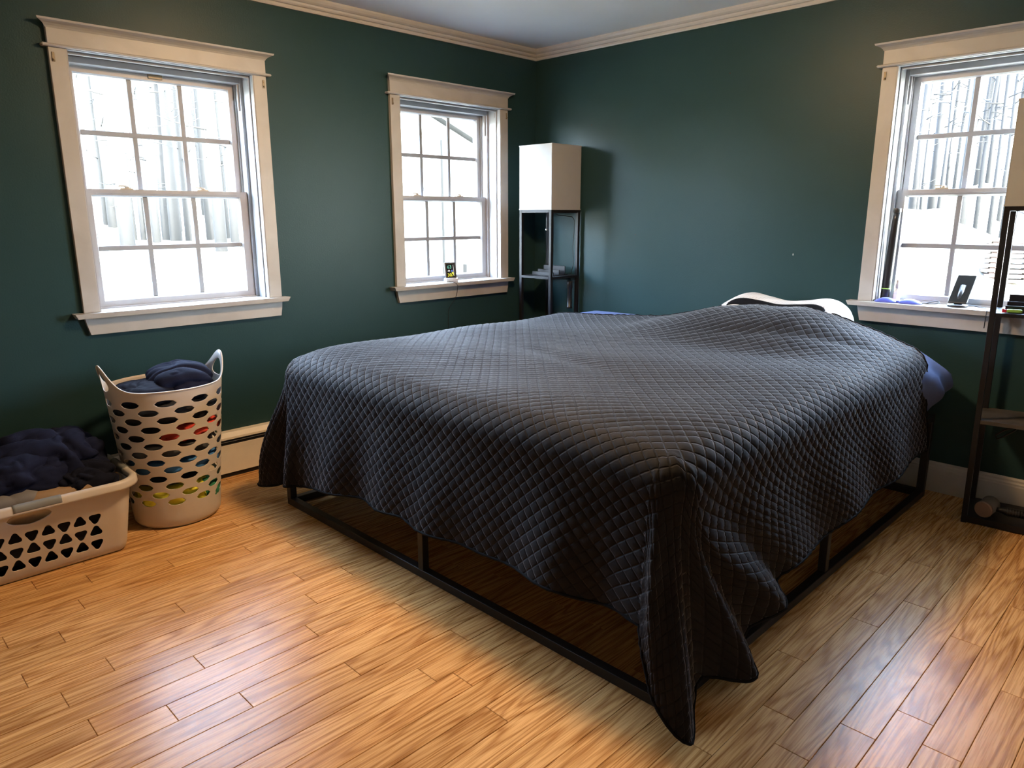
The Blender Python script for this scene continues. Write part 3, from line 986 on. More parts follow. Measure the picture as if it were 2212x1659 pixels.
def make_quilt():
    xi0, xi1 = BX0 + QIN, BX1 - QIN
    yi0, yi1 = BY0 + QIN, -0.32
    step = 0.0082
    nx, ny = int((xi1 - xi0) / step), int((yi1 - yi0) / step)
    X = np.linspace(xi0, xi1, nx)
    Y = np.linspace(yi0, yi1, ny)
    GX, GY = np.meshgrid(X, Y, indexing='ij')
    GY = GY - 0.15 * (1 - smoothstep(0.80, 1.40, GX)) * ((GY - yi0) / (yi1 - yi0))
    Z = quilt_top(GX, GY)
    top = np.stack([GX, GY, Z], -1).reshape(-1, 3)
    tid = np.arange(nx * ny).reshape(nx, ny)
    # the head edge turns down a touch
    cols = []      # (top index, n, H, boundary)
    # ---- right corner and right side: key = fabric distance along the boundary from the foot end of the corner
    DF, DS = 0.545, 0.525
    foot_x = [0.60, 0.746, 0.85, 0.998, 1.187, 1.273, 1.437, 1.512, 1.62, 1.719, 1.823, 1.947, 2.124, 2.218, 2.318, 2.374, 2.412]
    foot_z = [0.130, 0.145, 0.165, 0.190, 0.213, 0.205, 0.224, 0.208, 0.215, 0.225, 0.224, 0.231, 0.233, 0.231, 0.246, 0.252, 0.240]
    RC = [  # (boundary key, hem point)
        (0.00, (2.402, -2.172, 0.240)), (0.15, (2.446, -2.206, 0.155)), (0.30, (2.488, -2.228, 0.095)), (DS, (2.572, -2.200, 0.022)),
        (DS + 0.07, (2.530, -2.125, 0.060)), (DS + 0.14, (2.508, -2.055, 0.085)), (DS + 0.30, (2.575, -1.905, 0.050)), (DS + 0.40, (2.508, -1.850, 0.125)),
        (DS + 0.55, (2.565, -1.715, 0.165)), (DS + 0.66, (2.506, -1.655, 0.200)), (DS + 0.76, (2.512, -1.575, 0.215)),
        (DS + DF + 0.50, (2.500, -1.340, 0.216)), (DS + DF + 0.80, (2.508, -1.087, 0.234)), (DS + DF + 1.10, (2.498, -0.837, 0.246)),
        (DS + DF + 1.28, (2.505, -0.686, 0.250)), (DS + DF + 1.52, (2.500, -0.460, 0.270)), (DS + DF + 1.75, (2.503, -0.315, 0.277))]
    rk = [a for a, _ in RC]
    rp = [b for _, b in RC]
    LC = [  # from the head along the left side to the foot
        (-2.0, (0.510, -0.320, 0.235)), (-1.4, (0.500, -0.95, 0.225)), (-0.7, (0.505, -1.55, 0.230)), (-0.30, (0.495, -1.83, 0.225)), (0.0, (0.500, -2.00, 0.200)),
        (0.24, (0.448, -2.085, 0.145)), (0.45, (0.398, -2.150, 0.085)), (0.55, (0.425, -2.195, 0.070)), (0.74, (0.520, -2.165, 0.085)), (0.90, (0.600, -2.125, 0.120)),
        (1.06, (0.690, -2.205, 0.140)), (1.18, (0.760, -2.195, 0.150))]
    lk = [a for a, _ in LC]
    lp = [b for _, b in LC]
    # left side, head -> foot
    for j in range(ny - 1, -1, -1):
        key = -(Y[j] - yi0)
        H = catmull(lk, lp, [max(key, -2.0)])[0]
        cols.append((tid[0, j], (-1, 0), H, (xi0 - DS, Y[j]), 0.0))
    ncl = 110
    for k in range(1, ncl):
        key = (DS + DF) * k / ncl
        a = math.pi / 2 * k / ncl
        H = catmull(lk, lp, [key])[0]
        B = (xi0 - DS, yi0 - key) if key < DF else (xi0 - DS + (key - DF), yi0 - DF)
        cols.append((tid[0, 0], (-math.cos(a), -math.sin(a)), H, B, 0.045 * math.exp(-((key - 0.5) / 0.16) ** 2)))
    for i in range(nx):
        x = X[i]
        if x < 0.76:
            key = DS + DF + (x - xi0)
            H = catmull(lk, lp, [min(key, 1.18)])[0]
            Hf = np.array([x + 0.0, -2.178, np.interp(x, foot_x, foot_z)])
            t = smoothstep(0.66, 0.76, x)
            H = H * (1 - t) + Hf * t
        else:
            H = np.array([x, -2.172 + 0.010 * math.sin(11 * x + 0.5) + 0.006 * math.sin(23 * x), np.interp(x, foot_x, foot_z)])
            H[2] = (np.interp(x - 0.02, foot_x, foot_z) + np.interp(x + 0.02, foot_x, foot_z) + H[2]) / 3
            t = smoothstep(2.28, xi1, x)
            H = H * (1 - t) + np.array([x + (2.402 - xi1), -2.172, 0.240]) * t
        cols.append((tid[i, 0], (0, -1), H, (x, yi0 - DF), 0.0))
    ncr = 150
    for k in range(1, ncr):
        key = (DS + DF) * k / ncr
        a = math.pi / 2 * k / ncr
        H = catmull(rk, rp, [key])[0]
        B = (xi1 + key, yi0 - DF) if key < DS else (xi1 + DS, yi0 - DF + (key - DS))
        cols.append((tid[nx - 1, 0], (math.sin(a), -math.cos(a)), H, B, 0.034 * math.exp(-((key - 0.22) / 0.10) ** 2)))
    for j in range(ny):
        key = DS + DF + (Y[j] - yi0)
        H = catmull(rk, rp, [min(key, rk[-1])])[0]
        t = smoothstep(-0.62, -0.45, Y[j])
        cols.append((tid[nx - 1, j], (1, 0), H, (xi1 + DS, Y[j]), 0.0))
    n = len(cols)
    ti = np.array([c[0] for c in cols])
    nr = np.array([c[1] for c in cols], float)
    H = np.array([c[2] for c in cols], float)
    B = np.array([c[3] for c in cols], float)
    bulge = np.array([c[4] for c in cols])
    T = top[ti]
    na, nd = 15, 56
    rows, uvs = [], []
    E = T + np.concatenate([nr * QIN, np.full((n, 1), -QR * math.cos(QA0))], 1)
    L = np.linalg.norm(H - E, axis=1)
    ARC = QR * (math.pi / 2 - QA0)
    total = ARC + L
    UVt = T[:, :2]
    for i in range(1, na + 1):
        a = QA0 + (math.pi / 2 - QA0) * i / na
        p = T + np.concatenate([nr * (QR * (math.sin(a) - math.sin(QA0))), np.full((n, 1), -QR * (math.cos(QA0) - math.cos(a)))], 1)
        rows.append(p)
        f = (QR * (a - QA0) / total)[:, None]
        uvs.append(UVt * (1 - f) + B * f)
    m0 = np.zeros_like(E); m0[:, 2] = -L
    m1 = (H - E).copy(); m1[:, :2] *= 0.8
    for i in range(1, nd + 1):
        q = i / nd
        p = (2*q**3 - 3*q**2 + 1) * E + (q**3 - 2*q**2 + q) * m0 + (-2*q**3 + 3*q**2) * H + (q**3 - q**2) * m1
        p[:, :2] += nr * (bulge * math.sin(math.pi * min(1, q * 1.05)) )[:, None]
        # slight hang waves on the long drops
        w = 0.006 * q * np.sin(B[:, 0] * 17 + B[:, 1] * 13)
        p[:, :2] += nr * w[:, None]
        rows.append(p)
        f = ((ARC + L * q) / total)[:, None]
        uvs.append(UVt * (1 - f) + B * f)
    sk = np.stack(rows, 0)                      # rows x n x 3
    skuv = np.stack(uvs, 0)
    sid = np.arange(len(rows) * n).reshape(len(rows), n) + len(top)
    sid = np.concatenate([ti[None, :], sid], 0)
    P = np.concatenate([top, sk.reshape(-1, 3)], 0)
    UV = np.concatenate([top[:, :2], skuv.reshape(-1, 2)], 0)
    Fs = grid_faces(sid)
    fc = Fs[(len(rows) // 2) * (n - 1) + (ny + 110 + nx // 2)]      # a face on the foot drop must look towards -y
    if np.cross(P[fc[2]] - P[fc[0]], P[fc[3]] - P[fc[1]])[1] > 0:
        Fs = Fs[:, ::-1]
    Ft = grid_faces(tid)
    if np.cross(P[Ft[0, 2]] - P[Ft[0, 0]], P[Ft[0, 3]] - P[Ft[0, 1]])[2] < 0:
        Ft = Ft[:, ::-1]
    F = np.concatenate([Ft, Fs], 0)
    nrm = vnormals(P, F)
    s = (UV[:, 0] + UV[:, 1]) / QA
    d = (UV[:, 0] - UV[:, 1]) / QA
    puff = np.sqrt(np.abs(np.sin(math.pi * s) * np.sin(math.pi * d)))
    for ap in ((xi0, yi0), (xi1, yi0)):      # the quilting flattens out where the corner folds gather
        puff = puff * smoothstep(0.0, 0.07, np.hypot(UV[:, 0] - ap[0], UV[:, 1] - ap[1]))
    P = P + nrm * (puff * 0.0046)[:, None]
    P[:, 2] = np.maximum(P[:, 2], 0.006)
    # drop degenerate faces at the corner apexes
    tri = []
    keep = (F[:, 0] != F[:, 1]) & (F[:, 1] != F[:, 2]) & (F[:, 2] != F[:, 3]) & (F[:, 3] != F[:, 0])
    Fq = F[keep]
    for f in F[~keep]:
        u = list(dict.fromkeys(f.tolist()))
        if len(u) == 3:
            tri.append(u)
    me = bpy.data.meshes.new('quilt')
    nl = Fq.size + 3 * len(tri)
    me.vertices.add(len(P)); me.vertices.foreach_set('co', P.astype(np.float32).ravel())
    li = np.concatenate([Fq.ravel(), np.array(tri, int).ravel()]) if tri else Fq.ravel()
    me.loops.add(nl); me.loops.foreach_set('vertex_index', li.astype(np.int32))
    me.polygons.add(len(Fq) + len(tri))
    ls = np.concatenate([np.arange(len(Fq)) * 4, len(Fq) * 4 + np.arange(len(tri)) * 3])
    me.polygons.foreach_set('loop_start', ls.astype(np.int32))
    me.polygons.foreach_set('loop_total', np.concatenate([np.full(len(Fq), 4), np.full(len(tri), 3)]).astype(np.int32))
    uvl = me.uv_layers.new(name='fabric')
    uvl.data.foreach_set('uv', UV[li].astype(np.float32).ravel())
    me.update(calc_edges=True)
    me.validate()
    me.polygons.foreach_set('use_smooth', [True] * len(me.polygons))
    me.materials.append(M['quilt'])
    o = tag(link('quilt', me), 'charcoal diamond-quilted velvet bedspread draped over the bed', 'quilt')
    solidify(o, 0.007, -1.0)
    hem = P[sid[-1]]
    MB().tube(hem[::2], 0.0042, 8).build('hem_binding', 'binding', o, fix=False)
    head = P[np.concatenate([sid[::-1, 0], tid[1:-1, ny - 1], sid[:, -1]])]
    MB().tube(head[::2], 0.0042, 8).build('hem_binding', 'binding', o, fix=False)
make_quilt()

def make_sheet():
    xi0, xi1, yi0, yi1, r, ztop = 0.692, 2.326, -1.984, -0.213, 0.122, 0.6600
    nx, ny, nc = 60, 64, 16
    X, Y = np.linspace(xi0, xi1, nx), np.linspace(yi0, yi1, ny)
    GX, GY = np.meshgrid(X, Y, indexing='ij')
    Z = ztop + 0.002 * np.sin(9 * GX + 4 * GY) + 0.011 * smoothstep(-0.52, -0.36, GY)
    top = np.stack([GX, GY, Z], -1).reshape(-1, 3)
    tid = np.arange(nx * ny).reshape(nx, ny)
    cols = []
    def arc(t, a0, a1):
        for k in range(1, nc):
            a = a0 + (a1 - a0) * k / nc
            cols.append((t, (math.cos(a), math.sin(a))))
    for j in range(ny): cols.append((tid[nx - 1, j], (1, 0)))
    arc(tid[nx - 1, ny - 1], 0, math.pi / 2)
    for i in range(nx - 1, -1, -1): cols.append((tid[i, ny - 1], (0, 1)))
    arc(tid[0, ny - 1], math.pi / 2, math.pi)
    for j in range(ny - 1, -1, -1): cols.append((tid[0, j], (-1, 0)))
    arc(tid[0, 0], math.pi, 1.5 * math.pi)
    for i in range(nx): cols.append((tid[i, 0], (0, -1)))
    arc(tid[nx - 1, 0], 1.5 * math.pi, 2 * math.pi)
    cols.append(cols[0])
    ti = np.array([c[0] for c in cols]); nr = np.array([c[1] for c in cols], float)
    T = top[ti]
    rows = []
    for i in range(1, 11):
        a = math.pi / 2 * i / 10
        rows.append(T + np.concatenate([nr * r * math.sin(a), np.full((len(T), 1), -r * (1 - math.cos(a)))], 1))
    E = rows[-1]
    for i in range(1, 15):
        q = i / 14
        rows.append(E + np.array([0, 0, -0.19 * q]))
    # loose bulge of the sheet at the head corner beside the window
    out = []
    for k, p in enumerate(rows):
        p = p.copy()
        wy = np.exp(-((p[:, 1] + 0.20) / 0.16) ** 2) * (p[:, 0] > 2.25)
        wz = np.exp(-((p[:, 2] - 0.535) / 0.075) ** 2)
        amp = 0.085 * wy * wz * (1 + 0.25 * np.sin(p[:, 1] * 40 + p[:, 2] * 25))
        p[:, 0] += amp
        p[:, 2] -= 0.02 * wy * (p[:, 2] < 0.56)
        out.append(p)
    sk = np.stack(out, 0)
    sid = np.arange(len(out) * len(ti)).reshape(len(out), -1) + len(top)
    sid = np.concatenate([ti[None, :], sid], 0)
    P = np.concatenate([top, sk.reshape(-1, 3)], 0)
    F = np.concatenate([grid_faces(tid), grid_faces(sid)], 0)
    mb = MB()
    mb.add(P.tolist(), [tuple(dict.fromkeys(f)) for f in F.tolist() if len(set(f)) > 2], True)
    tag(solidify(mb.build('fitted_sheet', 'sheet'), 0.0015, 0.0), 'periwinkle blue bed sheet showing beside the quilt at the head', 'sheet')
make_sheet()

def make_pillow():
    x0, x1, y0, y1 = 1.475, 2.135, -0.62, -0.115
    nx, ny = 66, 48
    us, vs_ = np.linspace(-1, 1, nx), np.linspace(-1, 1, ny)
    mb = MB()
    topz = []
    prof_x = [1.475, 1.506, 1.56, 1.625, 1.71, 1.813, 1.91, 2.005, 2.07, 2.114, 2.135]
    prof_z = [0.00, 0.100, 0.150, 0.176, 0.166, 0.150, 0.160, 0.174, 0.155, 0.105, 0.00]
    def surf(u, v):
        x = (x0 + x1) / 2 + u * (x1 - x0) / 2 * (1 - 0.06 * v * v * abs(u))
        y = (y0 + y1) / 2 + v * (y1 - y0) / 2
        hx = float(catmull(prof_x, prof_z, [(x0 + x1) / 2 + u * (x1 - x0) / 2])[0])
        hy = float(catmull([-0.62, -0.60, -0.50, -0.40, -0.33, -0.27, -0.20, -0.15, -0.125, -0.115], [0.0, 0.12, 0.30, 0.56, 0.80, 0.95, 1.0, 0.92, 0.60, 0.0], [y])[0])
        return x, y, hx * hy
    vs, fs = [], []
    for i, u in enumerate(us):
        for j, v in enumerate(vs_):
            x, y, h = surf(u, v)
            vs.append((x, y, 0.6665 + max(h, 0.0) + 0.001))
    for i in range(nx - 1):
        for j in range(ny - 1):
            fs.append((i * ny + j, (i + 1) * ny + j, (i + 1) * ny + j + 1, i * ny + j + 1))
    n = len(vs)
    ring = [i * ny for i in range(nx)] + [(nx - 1) * ny + j for j in range(1, ny)] + [i * ny + ny - 1 for i in range(nx - 2, -1, -1)] + [j for j in range(ny - 2, 0, -1)]
    fs.append(tuple(ring[::-1]))
    mb.add(vs, fs, True)
    o = tag(mb.build('pillow', 'pillow'), 'white dimpled contour pillow with two humps under the quilt edge', 'pillow')
    band = MB()
    bu = np.linspace(1.585, 2.045, 48)
    bv, bf = [], []
    for x in bu:
        u = (x - (x0 + x1) / 2) / ((x1 - x0) / 2)
        wv = math.sin(math.pi * (x - 1.585) / 0.46) ** 0.5 if 1.585 < x < 2.045 else 0.0
        for t in range(6):
            y = -0.350 + (0.020 + 0.042 * wv) * t / 5
            v = (y - (y0 + y1) / 2) / ((y1 - y0) / 2)
            X_, Y_, h = surf(u, v)
            bv.append((X_, Y_, 0.6665 + h + 0.006))
    for i in range(47):
        for t in range(5):
            bf.append((i * 6 + t, (i + 1) * 6 + t, (i + 1) * 6 + t + 1, i * 6 + t + 1))
    solidify(band.add(bv, bf, True).build('edge_band', 'mesh_black', o), 0.004, -1.0)['label'] = 'black mesh edge band'
make_pillow()

# ------------------------------------------------------------------ shelf floor lamps
def floor_lamp(label, loc, rot, S, chain=True):
    t = thing('floor_lamp', label, 'lamp', loc)
    t.rotation_euler = rot
    h, p = S / 2, 0.0195
    top = 1.240
    q = h - p
    plus = [(-q, -h), (q, -h), (q, -q), (h, -q), (h, q), (q, q), (q, h), (-q, h), (-q, q), (-h, q), (-h, -q), (-q, -q)]
    for sx in (-1, 1):
        for sy in (-1, 1):
            a, b = (-h, -h + p) if sx < 0 else (h - p, h)
            c, d = (-h, -h + p) if sy < 0 else (h - p, h)
            MB().box(a, b, c, d, 0.0, top, 0.001).build('post', 'lamp_black', t)
    for z in (0.415, 0.835):
        sh = MB().prism(plus, 'z', z, z + 0.014)
        sh.build('shelf', 'dusty_black' if z < 0.6 else 'lamp_black', t)
    b = MB().prism(plus, 'z', 0.004, 0.030)
    b.build('base_shelf', 'lamp_black', t)
    for s in (-1, 1):
        a, bb = (-h, -h + p) if s < 0 else (h - p, h)
        MB().box(-h + p, h - p, a, bb, top - 0.016, top, 0.001).build('top_rail', 'lamp_black', t)
        MB().box(a, bb, -h + p, h - p, top - 0.016, top, 0.001).build('top_rail', 'lamp_black', t)
    # shade: four linen panels on a thin frame, open above and below
    z0, z1 = top, 1.612
    g = 0.0015
    sh = bpy.data.objects.new('shade', None)
    COL.objects.link(sh)
    sh.parent = t
    for s in (-1, 1):
        a, bb = (-h, -h + 0.003) if s < 0 else (h - 0.003, h)
        MB().box(-h + 0.003, h - 0.003, a, bb, z0 + 0.004, z1, 0.0006).build('shade_panel', 'shade', sh)
        MB().box(a, bb, -h, h, z0 + 0.004, z1, 0.0006).build('shade_panel', 'shade', sh)
    for z in (z0 + 0.0005, z1 - 0.005):
        o_, i_ = h + g, h - 0.004
        vs = [(a * r, b_ * r, zz) for zz in (z, z + 0.006) for r in (o_, i_) for a, b_ in ((-1, -1), (1, -1), (1, 1), (-1, 1))]
        fs = []
        for k in range(4):
            k2 = (k + 1) % 4
            fs += [(k, k2, 8 + k2, 8 + k), (4 + k, 12 + k, 12 + k2, 4 + k2), (8 + k, 8 + k2, 12 + k2, 12 + k), (k, 4 + k, 4 + k2, k2)]
        MB().add(vs, fs).build('shade_trim', 'shade', sh)
    MB().box(-h + p, h - p, -0.008, 0.008, top - 0.014, top - 0.006).build('cross_bar', 'lamp_black', t)
    bulb = MB()
    bulb.lathe([(0.018, 0), (0.018, 0.05), (0.014, 0.055)], 16, (0, 0, top - 0.006))
    bulb.build('socket', 'plastic_black', t)
    MB().lathe([(0.012, 0), (0.02, 0.02), (0.030, 0.05), (0.024, 0.075), (0.008, 0.085)], 18, (0, 0, top + 0.048)).build('bulb', 'bottle_clear', t)
    if chain:
        k = MB().tube([(0.0, -0.03, top - 0.01), (0.0, -0.03, 1.128)], 0.0013, 6)
        k.lathe([(0.001, -0.006), (0.005, -0.003), (0.006, 0.001), (0.004, 0.005), (0.001, 0.006)], 10, (0, -0.03, 1.124))
        k.build('pull_chain', 'cord_white', t)
    xx, yy = h - p - 0.004, h - p - 0.006
    MB().tube([(0.02, 0.01, top - 0.012), (0.04, 0.03, top - 0.030), (0.07, 0.06, top - 0.034), (xx - 0.01, yy - 0.01, top - 0.040), (xx, yy, top - 0.06), (xx - 0.002, yy, 1.1),
               (xx - 0.006, yy - 0.004, 1.02), (xx - 0.002, yy, 0.92), (xx - 0.012, yy - 0.008, 0.86), (xx - 0.028, yy - 0.012, 0.852)], 0.0022, 7).build('power_cord', 'cord_black', t)
    return t

def tiered_tray(label, loc, rotz):
    t = thing('tiered_tray', label, 'tray', loc, rotz, 'tiered trays on the lamp shelves')
    w = 0.088
    MB().box(-w, w, -0.06, 0.075, 0.0, 0.004, 0.001).build('base', 'lamp_black', t)
    MB().box(-w, w, -0.060, -0.054, 0.004, 0.022, 0.001).build('rail', 'lamp_black', t)
    MB().box(-w, w, -0.008, -0.002, 0.004, 0.034, 0.001).build('rail', 'lamp_black', t)
    MB().box(-w, w, 0.045, 0.051, 0.004, 0.056, 0.001).build('rail', 'lamp_black', t)
    return t

floor_lamp('black shelf floor lamp with white shade standing in the wall corner', (0.262, -0.147, 0), (0, 0, 0), 0.262)
tiered_tray('black tiered tray on the corner lamp shelf', (0.262, -0.147, 0.8495), 0.0)
RLR = math.radians(6.0)
RS = 0.25
rc = Vector((2.655, -0.300, 0)) + Vector((RS / 2 * math.cos(RLR) - RS / 2 * math.sin(RLR), RS / 2 * math.sin(RLR) + RS / 2 * math.cos(RLR), 0))
lampR = floor_lamp('black shelf floor lamp with white shade standing before the phone window', rc, (0, math.radians(-0.5), RLR), RS, chain=False)
def onR(x, y, z):
    return (rc.x + x * math.cos(RLR) - y * math.sin(RLR) - 0.0087 * z, rc.y + x * math.sin(RLR) + y * math.cos(RLR), z)
tiered_tray('black tiered tray behind the green lighter', onR(0.005, -0.005, 0.8505), RLR)
# loose loop of cord under the middle shelf of the window lamp
MB().tube([(0.02, -0.02, 0.41), (0.0, -0.05, 0.385), (-0.03, -0.055, 0.36), (-0.05, -0.05, 0.345), (-0.055, -0.045, 0.36), (-0.03, -0.045, 0.385), (-0.005, -0.04, 0.395), (0.0, -0.03, 0.40)], 0.0035, 8).build('cord_loop', 'cord_black', lampR)
MB().tube([(0.06, 0.09, 0.83), (0.058, 0.09, 0.7), (0.05, 0.085, 0.55), (0.035, 0.08, 0.435)], 0.0035, 8).build('hanging_cord', 'cord_black', lampR)

# torch hanging below the corner lamp's shelf
t = thing('torch', 'black cylindrical torch hanging under the corner lamp shelf', 'torch', (0.358, -0.062, 0.642))
MB().lathe([(0.016, 0), (0.0185, 0.004), (0.0185, 0.012), (0.015, 0.016), (0.015, 0.120), (0.018, 0.126), (0.018, 0.165), (0.016, 0.170)], 24).build('barrel', 'plastic_black', t)
MB().tube([(0, 0, 0.168), (0.0, 0.004, 0.180), (0.0, 0.0, 0.191)], 0.002, 6).build('strap', 'cord_black', t)

# things on the window lamp
t = thing('cream_jar', 'small pale jar with blue lid on the window lamp tray', 'jar', onR(0.004, -0.036, 0.8545), 0.3)
MB().lathe([(0.019, 0), (0.021, 0.002), (0.021, 0.026), (0.019, 0.028)], 28).build('body', 'jar_body', t)
MB().lathe([(0.022, 0.0285), (0.0225, 0.030), (0.0225, 0.042), (0.021, 0.0435)], 28).build('lid', 'jar_lid', t)
for k in range(5):
    MB().box(-0.012 + k * 0.005, -0.009 + k * 0.005, -0.0213, -0.0208, 0.008, 0.020).build('print_mark', 'jar_lid', t)
t = thing('lighter', 'green pocket lighter with red end lying on the lamp shelf', 'lighter', onR(-0.055, -0.098, 0.857), RLR + 0.18)
rounded_box_grid(-0.020, 0.030, -0.0095, 0.0095, -0.0065, 0.0065, 0.005, 3).build('body', 'lighter_green', t)
MB().box(-0.034, -0.0205, -0.008, 0.008, -0.0062, 0.0055, 0.001).build('head', 'lighter_red', t)
MB().tube([(-0.031, -0.005, 0.0055), (-0.031, 0.005, 0.0055)], 0.0035, 10).build('spark_wheel', 'fin', t)

t = thing('mallet', 'grey rubber mallet with black grip on the lowest lamp shelf', 'mallet', onR(0, 0, 0.0305), RLR)
hd = [(-0.058, -0.112, 0.034), (-0.055, -0.104, 0.034), (-0.046, -0.060, 0.034), (-0.040, -0.020, 0.034), (-0.037, -0.012, 0.034)]
MB().tube(hd[1:4], [0.0335, 0.0315, 0.0335], 28).build('head', 'mallet_grey', t)
MB().tube(hd[:2], [0.030, 0.0335], 28).build('face_cap', 'mallet_cap', t)
MB().tube(hd[3:], [0.0335, 0.031], 28).build('face_cap', 'plastic_black', t)
MB().tube([(-0.022, -0.062, 0.030), (0.0, -0.060, 0.030), (0.015, -0.058, 0.029), (0.10, -0.049, 0.026)], [0.009, 0.010, 0.0155, 0.0165], 18).build('grip', 'plastic_black', t)
for k in range(9):
    f = k / 8
    MB().tube([(0.020 + 0.075 * f - 0.0012, -0.0575 + 0.008 * f, 0.0288 - 0.0024 * f), (0.020 + 0.075 * f + 0.0012, -0.0573 + 0.008 * f, 0.0288 - 0.0024 * f)], 0.0172, 16).build('grip_ring', 'plastic_dark', t)

# ------------------------------------------------------------------ things on the window sills
ZS = SILL
# weather display under window 2
t = thing('weather_display', 'small silver weather station with lit digits on the window sill', 'weather station', (0.004, -0.725, ZS + 0.0003), math.radians(68))
base = [(-0.026, 0.0), (-0.030, 0.010), (-0.022, 0.022), (0.000, 0.026), (0.022, 0.020), (0.028, 0.0)]
MB().prism([(a, b) for a, b in base], 'x', -0.036, 0.036).build('base', 'silver', t)
body = bpy.data.objects.new('display_body', None)
COL.objects.link(body)
body.parent = t
body.location = (0, -0.004, 0.018)
body.rotation_euler = (math.radians(-17), 0, 0)
rounded_box_grid(-0.034, 0.034, -0.007, 0.009, 0.0, 0.098, 0.004, 3).build('casing', 'plastic_dark', body)
MB().box(-0.026, 0.022, -0.0076, -0.0070, 0.010, 0.088).build('screen', 'screen', body)
def text(body_txt, size, loc, mat, parent, name='digits'):
    c = bpy.data.curves.new(name, 'FONT')
    c.body = body_txt
    c.size = size
    c.extrude = 0.0001
    c.align_x = 'CENTER'
    o = bpy.data.objects.new(name, c)
    COL.objects.link(o)
    o.parent = parent
    o.location = loc
    o.rotation_euler = (math.pi / 2, 0, 0)
    c.materials.append(M[mat])
    bpy.context.view_layer.update()
    me = bpy.data.meshes.new_from_object(o)
    me.name = name
    m_ = link(name, me, parent, loc, (math.pi / 2, 0, 0))
    bpy.data.objects.remove(o)
    bpy.data.curves.remove(c)
    return m_
M['lcd_yellow'] = emissive('lcd_yellow', (0.75, 0.78, 0.05), 0.07)
M['lcd_teal'] = emissive('lcd_teal', (0.10, 0.42, 0.34), 0.05)
M['lcd_white'] = emissive('lcd_white', (0.7, 0.75, 0.8), 0.06)
M['lcd_blue'] = emissive('lcd_blue', (0.05, 0.12, 0.5), 0.06)
text('307', 0.027, (-0.002, -0.0079, 0.013), 'lcd_yellow', body)
text('63', 0.028, (-0.006, -0.0079, 0.060), 'lcd_teal', body)
MB().box(-0.018, -0.004, -0.0080, -0.0076, 0.044, 0.048).build('weather_icon', 'lcd_white', body)
MB().box(-0.012, -0.008, -0.0080, -0.0076, 0.048, 0.053).build('weather_icon', 'lcd_white', body)
MB().box(0.004, 0.012, -0.0080, -0.0076, 0.040, 0.052).build('bar_icon', 'lcd_blue', body)
MB().box(0.006, 0.016, -0.0080, -0.0076, 0.034, 0.039).build('bar_icon', 'lcd_yellow', body)
MB().box(0.0175, 0.0190, -0.0080, -0.0076, 0.016, 0.082).build('bar_icon', 'lcd_white', body)
wt = Matrix.Rotation(-math.radians(68), 4, 'Z')
cpts = [(0.020, -0.757, ZS + 0.006), (0.045, -0.748, ZS + 0.005), (0.0605, -0.735, ZS - 0.002), (0.0615, -0.722, ZS - 0.018), (0.047, -0.715, ZS - 0.055), (0.030, -0.712, ZS - 0.088), (0.022, -0.722, ZS - 0.112),
        (0.012, -0.742, ZS - 0.140), (0.008, -0.752, ZS - 0.165), (0.006, -0.754, ZS - 0.22), (0.006, -0.755, ZS - 0.32), (0.006, -0.757, 0.30)]
loc_pts = [wt @ (Vector(p) - Vector((0.004, -0.725, ZS + 0.0003))) for p in cpts]
MB().tube(loc_pts, 0.0014, 7).build('power_cord', 'cord_black', t)

# eye mask, tube, bottle and phone on the sill of window 3
t = thing('eye_mask', 'blue satin sleep mask with black strap on the window sill', 'eye mask', (2.235, -0.004, ZS), 0.03)
def lobe(cx, flip):
    mb = MB()
    n, m = 36, 10
    vs, fs = [], []
    for i in range(m + 1):
        r = i / m
        for k in range(n):
            a = 2 * math.pi * k / n
            rx = 0.050 * (abs(math.cos(a)) ** 0.75) * math.copysign(1, math.cos(a))
            ry = 0.030 * (abs(math.sin(a)) ** 1.15) * math.copysign(1, math.sin(a))
            z = 0.004 + 0.017 * (1 - r ** 2.2)
            vs.append((cx + rx * r, ry * r, z))
    for i in range(m):
        for k in range(n):
            k2 = (k + 1) % n
            fs.append((i * n + k, i * n + k2, (i + 1) * n + k2, (i + 1) * n + k))
    o_ = m * n
    for k in range(n):
        x, y, _ = vs[o_ + k]
        vs.append((x, y, 0.0008))
    for k in range(n):
        k2 = (k + 1) % n
        fs.append((o_ + k, o_ + k2, o_ + n + k2, o_ + n + k))
    fs.append(tuple(o_ + n + k for k in range(n)))
    return mb.add(vs, fs, True).build('eye_cup', 'gel_blue', t)
lobe(-0.050, 1)
lobe(0.048, -1)
MB().box(-0.010, 0.008, -0.009, 0.009, 0.001, 0.010, 0.003).build('nose_bridge', 'gel_blue', t)
MB().tube([(0.096, 0.0, 0.005), (0.112, 0.004, 0.006), (0.120, 0.010, 0.010), (0.140, 0.026, 0.016), (0.155, 0.030, 0.014), (0.158, 0.022, 0.009), (0.140, 0.010, 0.006), (0.120, 0.006, 0.005), (0.106, 0.002, 0.005)], 0.0022, 7).build('strap', 'cord_black', t)
MB().tube([(-0.098, 0, 0.005), (-0.106, 0.001, 0.005)], 0.003, 8).build('strap_tab', 'cord_black', t)

t = thing('tube_case', 'tall black tapered tube with thin green ring leaning in the window corner', 'tube', (2.158, 0.052, ZS + 0.0005))
t.rotation_euler = (0, math.radians(1.6), 0)
MB().lathe([(0.0185, 0), (0.0195, 0.002), (0.0195, 0.05), (0.0190, 0.20), (0.0165, 0.36), (0.0155, 0.392)], 28).build('barrel', 'plastic_black', t)
MB().lathe([(0.0160, 0.392), (0.0165, 0.394), (0.0165, 0.410), (0.0155, 0.412)], 28).build('end_cap', 'plastic_dark', t)
MB().lathe([(0.0198, 0.053), (0.0202, 0.054), (0.0202, 0.0565), (0.0198, 0.0575)], 28).build('ring', 'green_ring', t)

